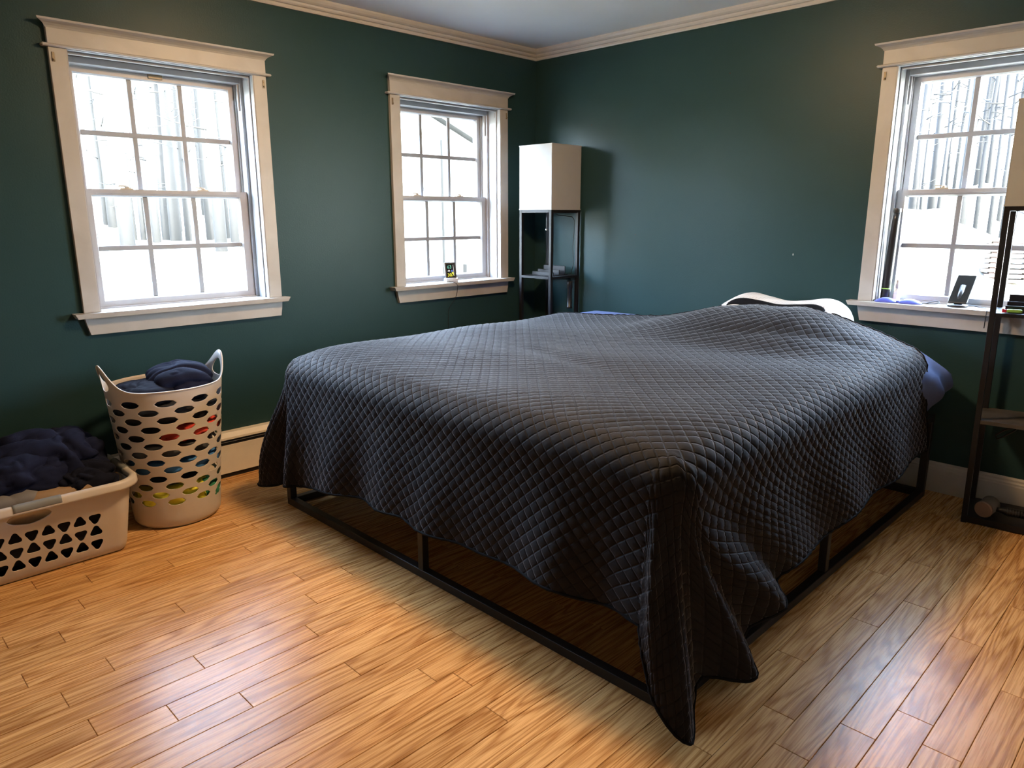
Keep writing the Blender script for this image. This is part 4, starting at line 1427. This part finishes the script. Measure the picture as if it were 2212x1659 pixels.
t = thing('pump_bottle', 'small clear spray bottle with paper label beside the black tube', 'bottle', (2.205, 0.062, ZS + 0.0005))
MB().lathe([(0.013, 0), (0.0145, 0.002), (0.0145, 0.040), (0.012, 0.048), (0.007, 0.052), (0.007, 0.058)], 22).build('body', 'bottle_clear', t)
MB().lathe([(0.0147, 0.006), (0.0148, 0.007), (0.0148, 0.030), (0.0147, 0.031)], 22).build('paper_label', 'label_white', t)
MB().lathe([(0.008, 0.058), (0.0085, 0.060), (0.0085, 0.078), (0.006, 0.080), (0.006, 0.092), (0.0045, 0.096)], 18).build('sprayer', 'vinyl', t)

t = thing('charging_stand', 'round black phone charging stand on the window sill', 'charger', (2.462, 0.022, ZS + 0.0003))
MB().lathe([(0.038, 0), (0.0395, 0.002), (0.0395, 0.007), (0.037, 0.010), (0.020, 0.011)], 40).build('base', 'plastic_black', t)
fdir = Vector((0.03, 1.0, 0)).normalized()      # the stand leans back towards the window side
MB().tube([Vector((0, 0, 0.009)) + fdir * 0.004, Vector((0, 0, 0.03)) + fdir * 0.014, Vector((0, 0, 0.085)) + fdir * 0.052], [0.016, 0.014, 0.012], 14).build('arm', 'plastic_black', t)
MB().tube([(0.036, 0.014, 0.005), (0.055, 0.022, 0.005), (0.08, 0.020, 0.003), (0.11, 0.000, 0.003), (0.125, -0.040, 0.003), (0.127, -0.0800, 0.001), (0.127, -0.086, -0.02), (0.126, -0.083, -0.07)], 0.0019, 7).build('usb_cord', 'cord_black', t)
ph = thing('phone', 'dark smartphone propped on the round charging stand', 'phone', (0, 0, 0))
side = Vector((-fdir.y, fdir.x, 0)) * -1
up_ = (Vector((0, 0, 1)) * math.cos(math.radians(42)) + fdir * math.sin(math.radians(42))).normalized()
fwd = side.cross(up_).normalized()
base_pt = Vector((2.462, 0.022, ZS + 0.0150)) - fdir * 0.010
ph.matrix_world = Matrix(((side.x, fwd.x, up_.x, base_pt.x), (side.y, fwd.y, up_.y, base_pt.y), (side.z, fwd.z, up_.z, base_pt.z), (0, 0, 0, 1)))
sgn = 1 if fwd.dot(fdir) > 0 else -1     # local +y points away from the screen side
rounded_box_grid(-0.037, 0.037, -0.0045, 0.0045, 0.0, 0.152, 0.0044, 4).build('casing', 'plastic_dark', ph)
MB().box(-0.034, 0.034, *(sorted((-sgn * 0.0049, -sgn * 0.0044))), 0.004, 0.148, 0.0).build('screen', 'phone_glass', ph)
# hook-shaped foot of the stand that holds the phone
foot = MB().box(-0.026, 0.026, -0.011, 0.010, -0.0045, -0.0012, 0.001)
fo = foot.build('ledge', 'plastic_black', t)
fo.matrix_parent_inverse = Matrix.Translation(-Vector((2.462, 0.022, ZS + 0.0003)))
fo.matrix_local = ph.matrix_world.copy()
fo.matrix_parent_inverse = Matrix.Translation(-Vector((2.462, 0.022, ZS + 0.0003)))

# ------------------------------------------------------------------ laundry
def ring_cell(mb, mapf, u0, u1, t0, t1, nu, nt, hole):
    """rectangle minus a hole polygon given as function(angle) -> (u,t) around the cell centre"""
    bd = [(u0 + (u1 - u0) * i / nu, t0) for i in range(nu)] + [(u1, t0 + (t1 - t0) * i / nt) for i in range(nt)] \
        + [(u1 - (u1 - u0) * i / nu, t1) for i in range(nu)] + [(u0, t1 - (t1 - t0) * i / nt) for i in range(nt)]
    uc, tc = (u0 + u1) / 2, (t0 + t1) / 2
    inner = []
    for (u, t) in bd:
        a = math.atan2((t - tc) / (t1 - t0), (u - uc) / (u1 - u0))
        inner.append(hole(a, uc, tc))
    n = len(bd)
    mid = [((b[0] * 0.12 + i[0] * 0.88), (b[1] * 0.12 + i[1] * 0.88)) for b, i in zip(bd, inner)]
    vs = [mapf(*q) for q in bd] + [mapf(*q) for q in mid] + [mapf(*q) for q in inner]
    fs = []
    for k in range(n):
        k2 = (k + 1) % n
        fs.append((k, k2, n + k2, n + k))
        fs.append((n + k, n + k2, 2 * n + k2, 2 * n + k))
    mb.add(vs, fs, True)

def plain_cell(mb, mapf, u0, u1, t0, t1, nu, nt):
    vs = [mapf(u0 + (u1 - u0) * i / nu, t0 + (t1 - t0) * j / nt) for i in range(nu + 1) for j in range(nt + 1)]
    fs = [(i * (nt + 1) + j, (i + 1) * (nt + 1) + j, (i + 1) * (nt + 1) + j + 1, i * (nt + 1) + j + 1) for i in range(nu) for j in range(nt)]
    mb.add(vs, fs, True)

def laundry_hamper():
    cx, cy = 0.335, -2.505
    t = thing('laundry_hamper', 'tall taupe plastic laundry hamper with oval holes and loop handles', 'hamper', (cx, cy, 0))
    n = 10
    def semi(z):
        f = np.interp(z, [0.0, 0.006, 0.02, 0.10, 0.35, 0.57, 0.66], [0.86, 0.93, 0.985, 1.03, 1.17, 1.29, 1.37])
        return 0.150 * f, 0.168 * f
    def pos(u, z):
        a = 2 * math.pi * u / n
        b, al = semi(z)
        return (b * math.cos(a), al * math.sin(a), z)
    def rim_z(u):
        d = min(abs((u % n) - 2.5), n - abs((u % n) - 2.5))
        d2 = min(abs((u % n) - 7.5), n - abs((u % n) - 7.5))
        g = math.exp(-(d / 0.60) ** 2) + math.exp(-(d2 / 0.60) ** 2)
        return 0.566 + 0.098 * g
    mb = MB()
    Z0, DZ, ROWS = 0.098, 0.0338, 13
    ZT = Z0 + DZ * ROWS
    for i in range(n):
        plain_cell(mb, pos, i, i + 1, 0.0, 0.02, 8, 4)
        plain_cell(mb, pos, i, i + 1, 0.02, Z0, 8, 3)
    for r in range(ROWS):
        off = 0.5 if r % 2 else 0.0
        za, zb = Z0 + r * DZ, Z0 + (r + 1) * DZ
        for i in range(n):
            ring_cell(mb, pos, i + off, i + 1 + off, za, zb, 8, 2, lambda a, uc, tc: (uc + 0.300 * math.cos(a), tc + 0.0138 * math.sin(a)))
    def posT(u, s):
        return pos(u, ZT + (rim_z(u) - ZT) * s)
    for i in range(n):
        for hh in (0, 0.5):
            u0 = i + hh
            if abs(u0 - 2.0) < 0.01 or abs(u0 - 2.5) < 0.01 or abs(u0 - 7.0) < 0.01 or abs(u0 - 7.5) < 0.01:
                continue
            plain_cell(mb, posT, u0, u0 + 0.5, 0, 1, 4, 6)
    for u0 in (2.0, 7.0):
        ring_cell(mb, posT, u0, u0 + 1, 0, 1, 8, 6, lambda a, uc, tc: (uc + 0.34 * math.cos(a), tc - 0.02 + 0.27 * math.sin(a)))
    bt = [pos(n * k / 40, 0.0) for k in range(40)]
    mb.add(bt, [tuple(range(40))])
    o = mb.build('body', 'hamper', t)
    solidify(o, 0.0028, -1.0)
    MB().tube([pos(n * k / 160, rim_z(n * k / 160)) for k in range(161)], 0.0030, 8, caps=False).build('rim', 'hamper', t)
    return cx, cy
HCX, HCY = laundry_hamper()

def garment(name, mat, label, c, r, seed, e=2.6, fold=0.012, fold_f=14.0, tilt=0.0, flat_bottom=None, group=None, aniso=(1, 1, 1), nu=96, nv=56, lumps=0.10, eh=None):
    """crumpled cloth: superellipsoid with ridged folds"""
    us = np.linspace(0, 2 * math.pi, nu, endpoint=False)
    vs_ = np.linspace(-math.pi / 2, math.pi / 2, nv)
    def sp(x, p):
        return np.sign(x) * np.abs(x) ** p
    p = 2.0 / e
    U, Vv = np.meshgrid(us, vs_, indexing='xy')
    ph_ = 2.0 / (eh or e)
    X = sp(np.cos(Vv), p) * sp(np.cos(U), ph_)
    Y = sp(np.cos(Vv), p) * sp(np.sin(U), ph_)
    Z = sp(np.sin(Vv), p)
    P = np.stack([X * r[0], Y * r[1], Z * r[2]], -1).reshape(-1, 3)
    Nn = np.stack([X, Y, Z], -1).reshape(-1, 3)
    Nn /= np.maximum(np.linalg.norm(Nn, axis=1, keepdims=True), 1e-9)
    out = []
    for pnt, nn in zip(P, Nn):
        q = Vector(pnt)
        qa = Vector((q.x * aniso[0], q.y * aniso[1], q.z * aniso[2]))
        wv = mnoise.noise(q * 7 + Vector((seed, seed * 2, 1.7))) * 0.5
        ln = mnoise.noise(qa * fold_f + Vector((seed * 3.1 + wv * 2.0, wv * 2.5, seed)))
        ridge = min(1.0, math.sqrt(abs(ln)) * 1.5) - 0.55       # rounded folds with sharp creases between
        ln2 = mnoise.noise(qa * fold_f * 2.1 + Vector((seed - 5, wv * 3, seed * 0.7)))
        ridge2 = min(1.0, math.sqrt(abs(ln2)) * 1.5) - 0.55
        big = mnoise.noise(q * 4.5 + Vector((seed * 1.3, 3.3, -seed)))
        d = 1.35 * fold * ridge + fold * 0.5 * ridge2 + lumps * min(r) * big
        out.append(q + Vector(nn) * d)
    vsL = [tuple(Vector(c) + Matrix.Rotation(tilt, 3, 'X') @ v) for v in out]
    if flat_bottom is not None:
        vsL = [(x, y, max(z, flat_bottom)) for x, y, z in vsL]
    fs = []
    for j in range(nv - 1):
        for i in range(nu):
            i2 = (i + 1) % nu
            fs.append((j * nu + i, j * nu + i2, (j + 1) * nu + i2, (j + 1) * nu + i))
    mb = MB().add(vsL, fs, True)
    o = mb.build(name, mat)
    return tag(o, label, 'clothing', group)

G = 'clothes in the tall hamper'
def hg(name, mat, label, c, r, seed, e, fold, ff, **kw):
    garment(name, mat, label, (HCX + c[0], HCY + c[1], c[2]), r, seed, e, fold, ff, group=G, eh=2.05, **kw)
hg('sweatshirt', 'navy', 'navy fleece sweatshirt heaped over the top of the hamper', (-0.012, 0.060, 0.560), (0.135, 0.125, 0.070), 3.1, 2.3, 0.020, 9, aniso=(1, 0.55, 0.5), nu=120, nv=64)
hg('sweatshirt', 'navy_dark', 'dark navy cloth folded below the left handle of the hamper', (-0.005, -0.075, 0.535), (0.140, 0.105, 0.042), 8.4, 2.8, 0.010, 10)
hg('shirt', 'black_cloth', 'dark cloth behind the top rows of hamper holes', (0, 0, 0.465), (0.170, 0.190, 0.045), 5.2, 3.4, 0.008, 16)
hg('shirt', 'red_cloth', 'red shirt crumpled in the middle of the hamper', (0.014, 0.028, 0.385), (0.144, 0.148, 0.040), 2.6, 3.0, 0.012, 15)
hg('shirt', 'black_cloth', 'black cloth beside the red shirt in the hamper', (-0.020, -0.055, 0.392), (0.146, 0.130, 0.037), 7.7, 3.0, 0.009, 14)
hg('trousers', 'slate_cloth', 'slate grey trousers below the red shirt in the hamper', (0, -0.012, 0.312), (0.157, 0.166, 0.033), 9.3, 3.4, 0.007, 14)
hg('shirt', 'blue_cloth', 'blue shirt in the lower half of the hamper', (0.003, 0.008, 0.246), (0.151, 0.164, 0.040), 4.4, 3.4, 0.008, 15)
hg('shirt', 'black_cloth', 'black cloth between the blue and yellow shirts in the hamper', (-0.012, -0.024, 0.194), (0.138, 0.144, 0.022), 1.3, 3.4, 0.006, 15)
hg('shirt', 'yellow_cloth', 'yellow shirt at the bottom of the hamper', (0.008, -0.012, 0.110), (0.136, 0.144, 0.068), 6.6, 3.0, 0.009, 17, flat_bottom=0.008)
hg('shirt', 'green_cloth', 'green cloth beside the yellow shirt in the hamper', (0.010, 0.094, 0.112), (0.112, 0.064, 0.048), 3.9, 2.8, 0.007, 16, flat_bottom=0.008)

def laundry_basket():
    xa, xb, ya, yb = 0.165, 0.570, -3.345, -2.722       # wall outline at rim height
    H = 0.262
    cx, cy = (xa + xb) / 2, (ya + yb) / 2
    t = thing('laundry_basket', 'low sand-coloured laundry basket with triangular holes and grey grips', 'basket', (cx, cy, 0))
    hx, hy, R = (xb - xa) / 2, (yb - ya) / 2, 0.075
    sx, sy = 2 * (hx - R), 2 * (hy - R)
    arc = math.pi / 2 * R
    total = 2 * (sx + sy) + 4 * arc
    NC = 40
    def outline(s, off=0.0):
        """point and normal on the rounded rectangle, s=0 at the middle of the front (+x) side, running to +y"""
        s = s % total
        segs = [('l', sy / 2), ('a', arc), ('l', sx), ('a', arc), ('l', sy), ('a', arc), ('l', sx), ('a', arc), ('l', sy / 2)]
        cs = [(hx - R, hy - R), (-(hx - R), hy - R), (-(hx - R), -(hy - R)), (hx - R, -(hy - R))]
        ang, k = 0.0, 0
        x, y = hx, 0.0
        for kind, L in segs:
            if kind == 'l':
                d = (-math.sin(ang), math.cos(ang))
                if s <= L + 1e-12:
                    px, py = x + d[0] * s, y + d[1] * s
                    return px, py, math.cos(ang), math.sin(ang)
                x, y = x + d[0] * L, y + d[1] * L
            else:
                c = cs[k]
                if s <= L + 1e-12:
                    a = ang + s / R
                    return c[0] + R * math.cos(a), c[1] + R * math.sin(a), math.cos(a), math.sin(a)
                ang += math.pi / 2
                k += 1
                x, y = c[0] + R * math.cos(ang), c[1] + R * math.sin(ang)
            s -= L
        return x, y, math.cos(ang), math.sin(ang)
    def pos(u, z):
        px, py, nx, ny = outline(u / NC * total)
        off = np.interp(z, [0, 0.008, 0.03, H], [-0.052, -0.042, -0.034, 0.0])
        return (px + nx * off, py + ny * off, z)
    cell = total / NC
    straight_front = sy / 2 / cell
    def has_hole(u):        # front and back long sides, and the short ends
        s = (u * cell) % total
        marks = [(0, sy / 2 - 0.02), (sy / 2 + arc + 0.02, sy / 2 + arc + sx - 0.02), (sy / 2 + 2 * arc + sx + 0.02, sy * 1.5 + 2 * arc + sx - 0.02),
                 (sy * 1.5 + 3 * arc + sx + 0.02, sy * 1.5 + 3 * arc + 2 * sx - 0.02), (total - sy / 2 + 0.02, total)]
        return any(a - 1e-6 <= s <= b for a, b in marks)
    mb = MB()
    zrows = [0.034, 0.085, 0.136, 0.187]
    for i in range(NC):
        plain_cell(mb, pos, i, i + 1, 0.0, 0.008, 10, 2)
        plain_cell(mb, pos, i, i + 1, 0.008, 0.034, 10, 2)
        for r in range(3):
            if has_hole(i + 0.5):
                flip = 1 if (i + r) % 2 else -1
                def tri(a, uc, tc, flip=flip):
                    # rounded triangle
                    b = a * flip + math.pi / 2 * 0
                    k = 3
                    ph = (b + math.pi / 2) if flip > 0 else (b + math.pi / 2)
                    rr = 1.0 / (1.0 + 0.19 * math.cos(3 * (b + math.pi / 6)) ) * 0.92
                    return (uc + 0.40 * rr * math.cos(a), tc + 0.0200 * rr * math.sin(a))
                ring_cell(mb, pos, i, i + 1, zrows[r], zrows[r + 1], 10, 8, tri)
            else:
                plain_cell(mb, pos, i, i + 1, zrows[r], zrows[r + 1], 10, 8)
    # upper band with lens-shaped hand holes in the middle of the front, the back and both ends
    mids = [0.0, (sy / 2 + arc + sx / 2) / cell, NC / 2, NC - (sy / 2 + arc + sx / 2) / cell]
    spans = []
    for m_ in mids:
        a = round(m_ - 1.5)
        spans.append((a, a + 3))
    skip = set()
    for a, b in spans:
        for i in range(a, b):
            skip.add(i % NC)
    for i in range(NC):
        if i not in skip:
            plain_cell(mb, pos, i, i + 1, 0.187, H, 10, 4)
    for a, b in spans:
        ring_cell(mb, pos, a, b, 0.187, H, 30, 4, lambda an, uc, tc: (uc + 1.36 * math.cos(an), tc + 0.006 + 0.0255 * math.sin(an) * (1.0 - 0.25 * abs(math.cos(an)))))
    mb.add([pos(NC * k / 80, 0.0) for k in range(80)], [tuple(range(80))])
    solidify(mb.build('body', 'basket', t), 0.0028, -1.0)
    # rolled rim
    prof = [(-0.003, 0.258), (-0.003, 0.277), (0.002, 0.2835), (0.010, 0.286), (0.018, 0.284), (0.0235, 0.277), (0.0250, 0.262), (0.0262, 0.256), (0.0240, 0.256), (0.0222, 0.262), (0.0205, 0.274), (0.012, 0.2805), (0.003, 0.279), (0.000, 0.272), (0.000, 0.258)]
    def sweep(s0, s1, k, pr, name, mat, closed=False):
        m2 = MB()
        vs, n = [], len(pr)
        for i in range(k + 1):
            px, py, nx, ny = outline(s0 + (s1 - s0) * i / k)
            for d, z in pr:
                vs.append((px + nx * d, py + ny * d, z))
        fs = [(i * n + j, i * n + (j + 1) % n, (i + 1) * n + (j + 1) % n, (i + 1) * n + j) for i in range(k) for j in range(n)]
        if not closed:
            fs += [tuple(range(n)), tuple(range((k + 1) * n - 1, k * n - 1, -1))]
        m2.add(vs, fs, True)
        return m2.build(name, mat, t)
    sweep(0, total, 150, prof, 'rim', 'basket', True)
    gp = [(-0.0045, 0.262), (-0.0045, 0.279), (0.002, 0.2860), (0.010, 0.2885), (0.0185, 0.2865), (0.0250, 0.279), (0.0265, 0.266), (0.0240, 0.262), (0.0200, 0.272), (0.012, 0.278), (0.003, 0.276), (0.001, 0.262)]
    for m_ in mids:
        s = m_ * cell
        sweep(s - 0.070, s + 0.070, 18, gp, 'grip', 'grip')
    return cx, cy
BCX, BCY = laundry_basket()

G = 'clothes in the low basket'
garment('sweatshirt', 'navy', 'navy fleece sweatshirt heaped highest in the low basket', (BCX - 0.050, BCY + 0.080, 0.330), (0.135, 0.200, 0.110), 2.2, 2.3, 0.030, 7.0, group=G, aniso=(1, 0.6, 1), lumps=0.22, nu=120, nv=64)
garment('sweatshirt', 'navy', 'rumpled navy sleeve hanging towards the front of the low basket', (BCX + 0.020, BCY - 0.060, 0.312), (0.120, 0.190, 0.080), 5.9, 2.3, 0.026, 8.0, group=G, aniso=(0.7, 1, 1), lumps=0.2, nu=120, nv=64)
garment('tee_shirt', 'navy_dark', 'crumpled dark navy tee at the hamper end of the low basket', (BCX + 0.045, BCY + 0.180, 0.275), (0.110, 0.100, 0.055), 7.1, 2.5, 0.020, 13, group=G)
garment('trousers', 'khaki', 'khaki trousers with stitched edge at the front of the low basket', (BCX + 0.108, BCY + 0.050, 0.225), (0.062, 0.200, 0.066), 4.7, 2.8, 0.008, 9, group=G)
garment('shirt', 'grey_cloth', 'grey jersey lying behind the front grip of the low basket', (BCX + 0.105, BCY - 0.085, 0.268), (0.055, 0.125, 0.036), 1.9, 2.4, 0.008, 9, group=G)
garment('sweatshirt', 'black_cloth', 'dark clothes filling the lower part of the low basket', (BCX, BCY, 0.118), (0.148, 0.258, 0.090), 8.8, 4.0, 0.008, 12, flat_bottom=0.010, group=G)

# ------------------------------------------------------------------ ceiling light over the bed (just out of the picture)
t = thing('ceiling_light', 'round flush ceiling light with a warm glass dome', 'ceiling light', (1.53, -1.68, CEIL))
MB().lathe([(0.17, -0.022), (0.175, -0.018), (0.175, -0.001), (0.17, 0.0)], 40).build('base', 'silver', t)
MB().lathe([(0.02, -0.100), (0.07, -0.096), (0.11, -0.083), (0.14, -0.060), (0.158, -0.030), (0.160, -0.0225)], 40).build('glass_dome', 'dome', t)

# ------------------------------------------------------------------ outdoors
def ground_z(x, y):
    g = -0.62
    g += smoothstep(2.0, 12.0, y) * (0.30 + np.clip(0.62 - 0.43 * x, -0.6, 2.2)) * smoothstep(-7, -2, x)
    g += smoothstep(2.5, 13.0, -x) * 1.1 * (1 - 0.7 * smoothstep(8, 16, y))
    dist = np.sqrt((np.asarray(x) - 2) ** 2 + (np.asarray(y) + 2) ** 2)
    g += smoothstep(24, 44, dist) * 10.0        # slope added behind the trees to cover the glaring low sky
    return g
gx, gy = np.linspace(-45, 20, 88), np.linspace(-25, 50, 100)
GX, GY = np.meshgrid(gx, gy, indexing='ij')
GZ = ground_z(GX, GY) + 0.04 * np.sin(GX * 1.7) * np.sin(GY * 1.3)
ins = (GX > -0.5) & (GX < 5.2) & (GY < 0.6) & (GY > -5.5)
GZ = np.where(ins, -0.62, GZ)
me = np_mesh('ground_outside', np.stack([GX, GY, GZ], -1).reshape(-1, 3), grid_faces(np.arange(GX.size).reshape(GX.shape)))
me.materials.append(M['ground'])
structure(link('ground_outside', me), 'sunlit winter ground outside the windows')

# white gabled wing seen through the middle window
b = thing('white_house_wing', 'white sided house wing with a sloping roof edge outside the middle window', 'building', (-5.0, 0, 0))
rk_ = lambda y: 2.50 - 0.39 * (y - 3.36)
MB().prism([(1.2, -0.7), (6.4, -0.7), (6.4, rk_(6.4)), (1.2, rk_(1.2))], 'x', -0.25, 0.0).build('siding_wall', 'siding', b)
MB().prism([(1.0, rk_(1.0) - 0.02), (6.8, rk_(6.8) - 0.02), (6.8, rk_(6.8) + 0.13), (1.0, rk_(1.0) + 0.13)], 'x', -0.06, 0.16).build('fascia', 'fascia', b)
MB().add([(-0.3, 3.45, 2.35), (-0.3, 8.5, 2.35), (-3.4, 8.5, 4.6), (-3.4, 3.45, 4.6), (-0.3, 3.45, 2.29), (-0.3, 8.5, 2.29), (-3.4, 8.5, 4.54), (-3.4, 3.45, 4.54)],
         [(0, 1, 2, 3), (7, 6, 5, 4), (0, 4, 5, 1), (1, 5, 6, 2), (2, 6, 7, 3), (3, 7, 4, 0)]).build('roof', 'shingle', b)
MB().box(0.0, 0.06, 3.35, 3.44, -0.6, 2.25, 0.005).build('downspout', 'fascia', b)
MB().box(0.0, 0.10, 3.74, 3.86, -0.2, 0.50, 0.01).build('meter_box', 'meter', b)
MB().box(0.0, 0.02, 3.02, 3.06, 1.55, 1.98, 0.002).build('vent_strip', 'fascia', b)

# trees
trng = random.Random(5)
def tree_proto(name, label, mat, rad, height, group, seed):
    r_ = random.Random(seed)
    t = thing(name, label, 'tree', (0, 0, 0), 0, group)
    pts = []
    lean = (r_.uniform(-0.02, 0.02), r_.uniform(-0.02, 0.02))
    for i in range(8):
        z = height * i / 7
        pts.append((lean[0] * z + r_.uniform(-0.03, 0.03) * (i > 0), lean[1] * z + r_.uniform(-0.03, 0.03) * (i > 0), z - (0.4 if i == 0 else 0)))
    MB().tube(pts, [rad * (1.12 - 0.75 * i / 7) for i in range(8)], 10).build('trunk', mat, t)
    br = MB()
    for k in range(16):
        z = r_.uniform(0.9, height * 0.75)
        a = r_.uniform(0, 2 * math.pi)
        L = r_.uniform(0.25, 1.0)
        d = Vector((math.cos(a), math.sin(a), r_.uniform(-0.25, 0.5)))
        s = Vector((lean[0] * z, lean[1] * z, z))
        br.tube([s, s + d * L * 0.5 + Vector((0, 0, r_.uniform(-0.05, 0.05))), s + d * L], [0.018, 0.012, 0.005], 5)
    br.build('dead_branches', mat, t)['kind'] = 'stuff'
    return t
def copy_tree(o, loc, rz, s, parent=None):
    c = o.copy()
    COL.objects.link(c)
    c.location = loc
    c.rotation_euler = (0, 0, rz)
    c.scale = (s, s, s)
    for ch in o.children:
        d = ch.copy()
        COL.objects.link(d)
        d.parent = c
    return c
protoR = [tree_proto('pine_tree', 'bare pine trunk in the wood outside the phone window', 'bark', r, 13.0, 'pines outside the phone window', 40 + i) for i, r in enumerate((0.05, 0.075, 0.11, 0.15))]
protoL = [tree_proto('pine_tree', 'sunlit bare trunk outside the window over the laundry', 'bark_lit', r, 13.0, 'trees outside the laundry window', 60 + i) for i, r in enumerate((0.06, 0.10, 0.15))]
def through(ang_pts, depth):
    return [p for p in ang_pts]
nR = 0
spotsR = []
for k in range(34):
    d = trng.uniform(13.0, 26.0)
    f = (k + trng.uniform(0.1, 0.9)) / 34
    # along the fan of sight lines through window 3
    x = CAM.x + (2.13 + 0.80 * f - CAM.x) / (0 - CAM.y) * (d - CAM.y)
    spotsR.append((x, d, trng.choice((0, 0, 1, 1, 2, 3))))
for k, (x, y, pi) in enumerate(spotsR):
    loc = (x, y, float(ground_z(x, y)) - 0.1)
    if nR < len(protoR) and k < len(protoR):
        protoR[k].location = loc
        nR += 1
    else:
        copy_tree(protoR[pi], loc, trng.uniform(0, 6.28), trng.uniform(0.9, 1.2))
for k in range(22):
    d = trng.uniform(12.0, 24.0)
    f = (k + trng.uniform(0.1, 0.9)) / 22
    y = CAM.y + (-2.60 + 0.74 * f - CAM.y) / (0 - CAM.x) * (-d - CAM.x)
    loc = (-d, y, float(ground_z(-d, y)) - 0.1)
    if k < len(protoL):
        protoL[k].location = loc
    else:
        copy_tree(protoL[trng.choice((0, 1, 1, 2))], loc, trng.uniform(0, 6.28), trng.uniform(0.9, 1.2))

# stacked boards beyond the phone window
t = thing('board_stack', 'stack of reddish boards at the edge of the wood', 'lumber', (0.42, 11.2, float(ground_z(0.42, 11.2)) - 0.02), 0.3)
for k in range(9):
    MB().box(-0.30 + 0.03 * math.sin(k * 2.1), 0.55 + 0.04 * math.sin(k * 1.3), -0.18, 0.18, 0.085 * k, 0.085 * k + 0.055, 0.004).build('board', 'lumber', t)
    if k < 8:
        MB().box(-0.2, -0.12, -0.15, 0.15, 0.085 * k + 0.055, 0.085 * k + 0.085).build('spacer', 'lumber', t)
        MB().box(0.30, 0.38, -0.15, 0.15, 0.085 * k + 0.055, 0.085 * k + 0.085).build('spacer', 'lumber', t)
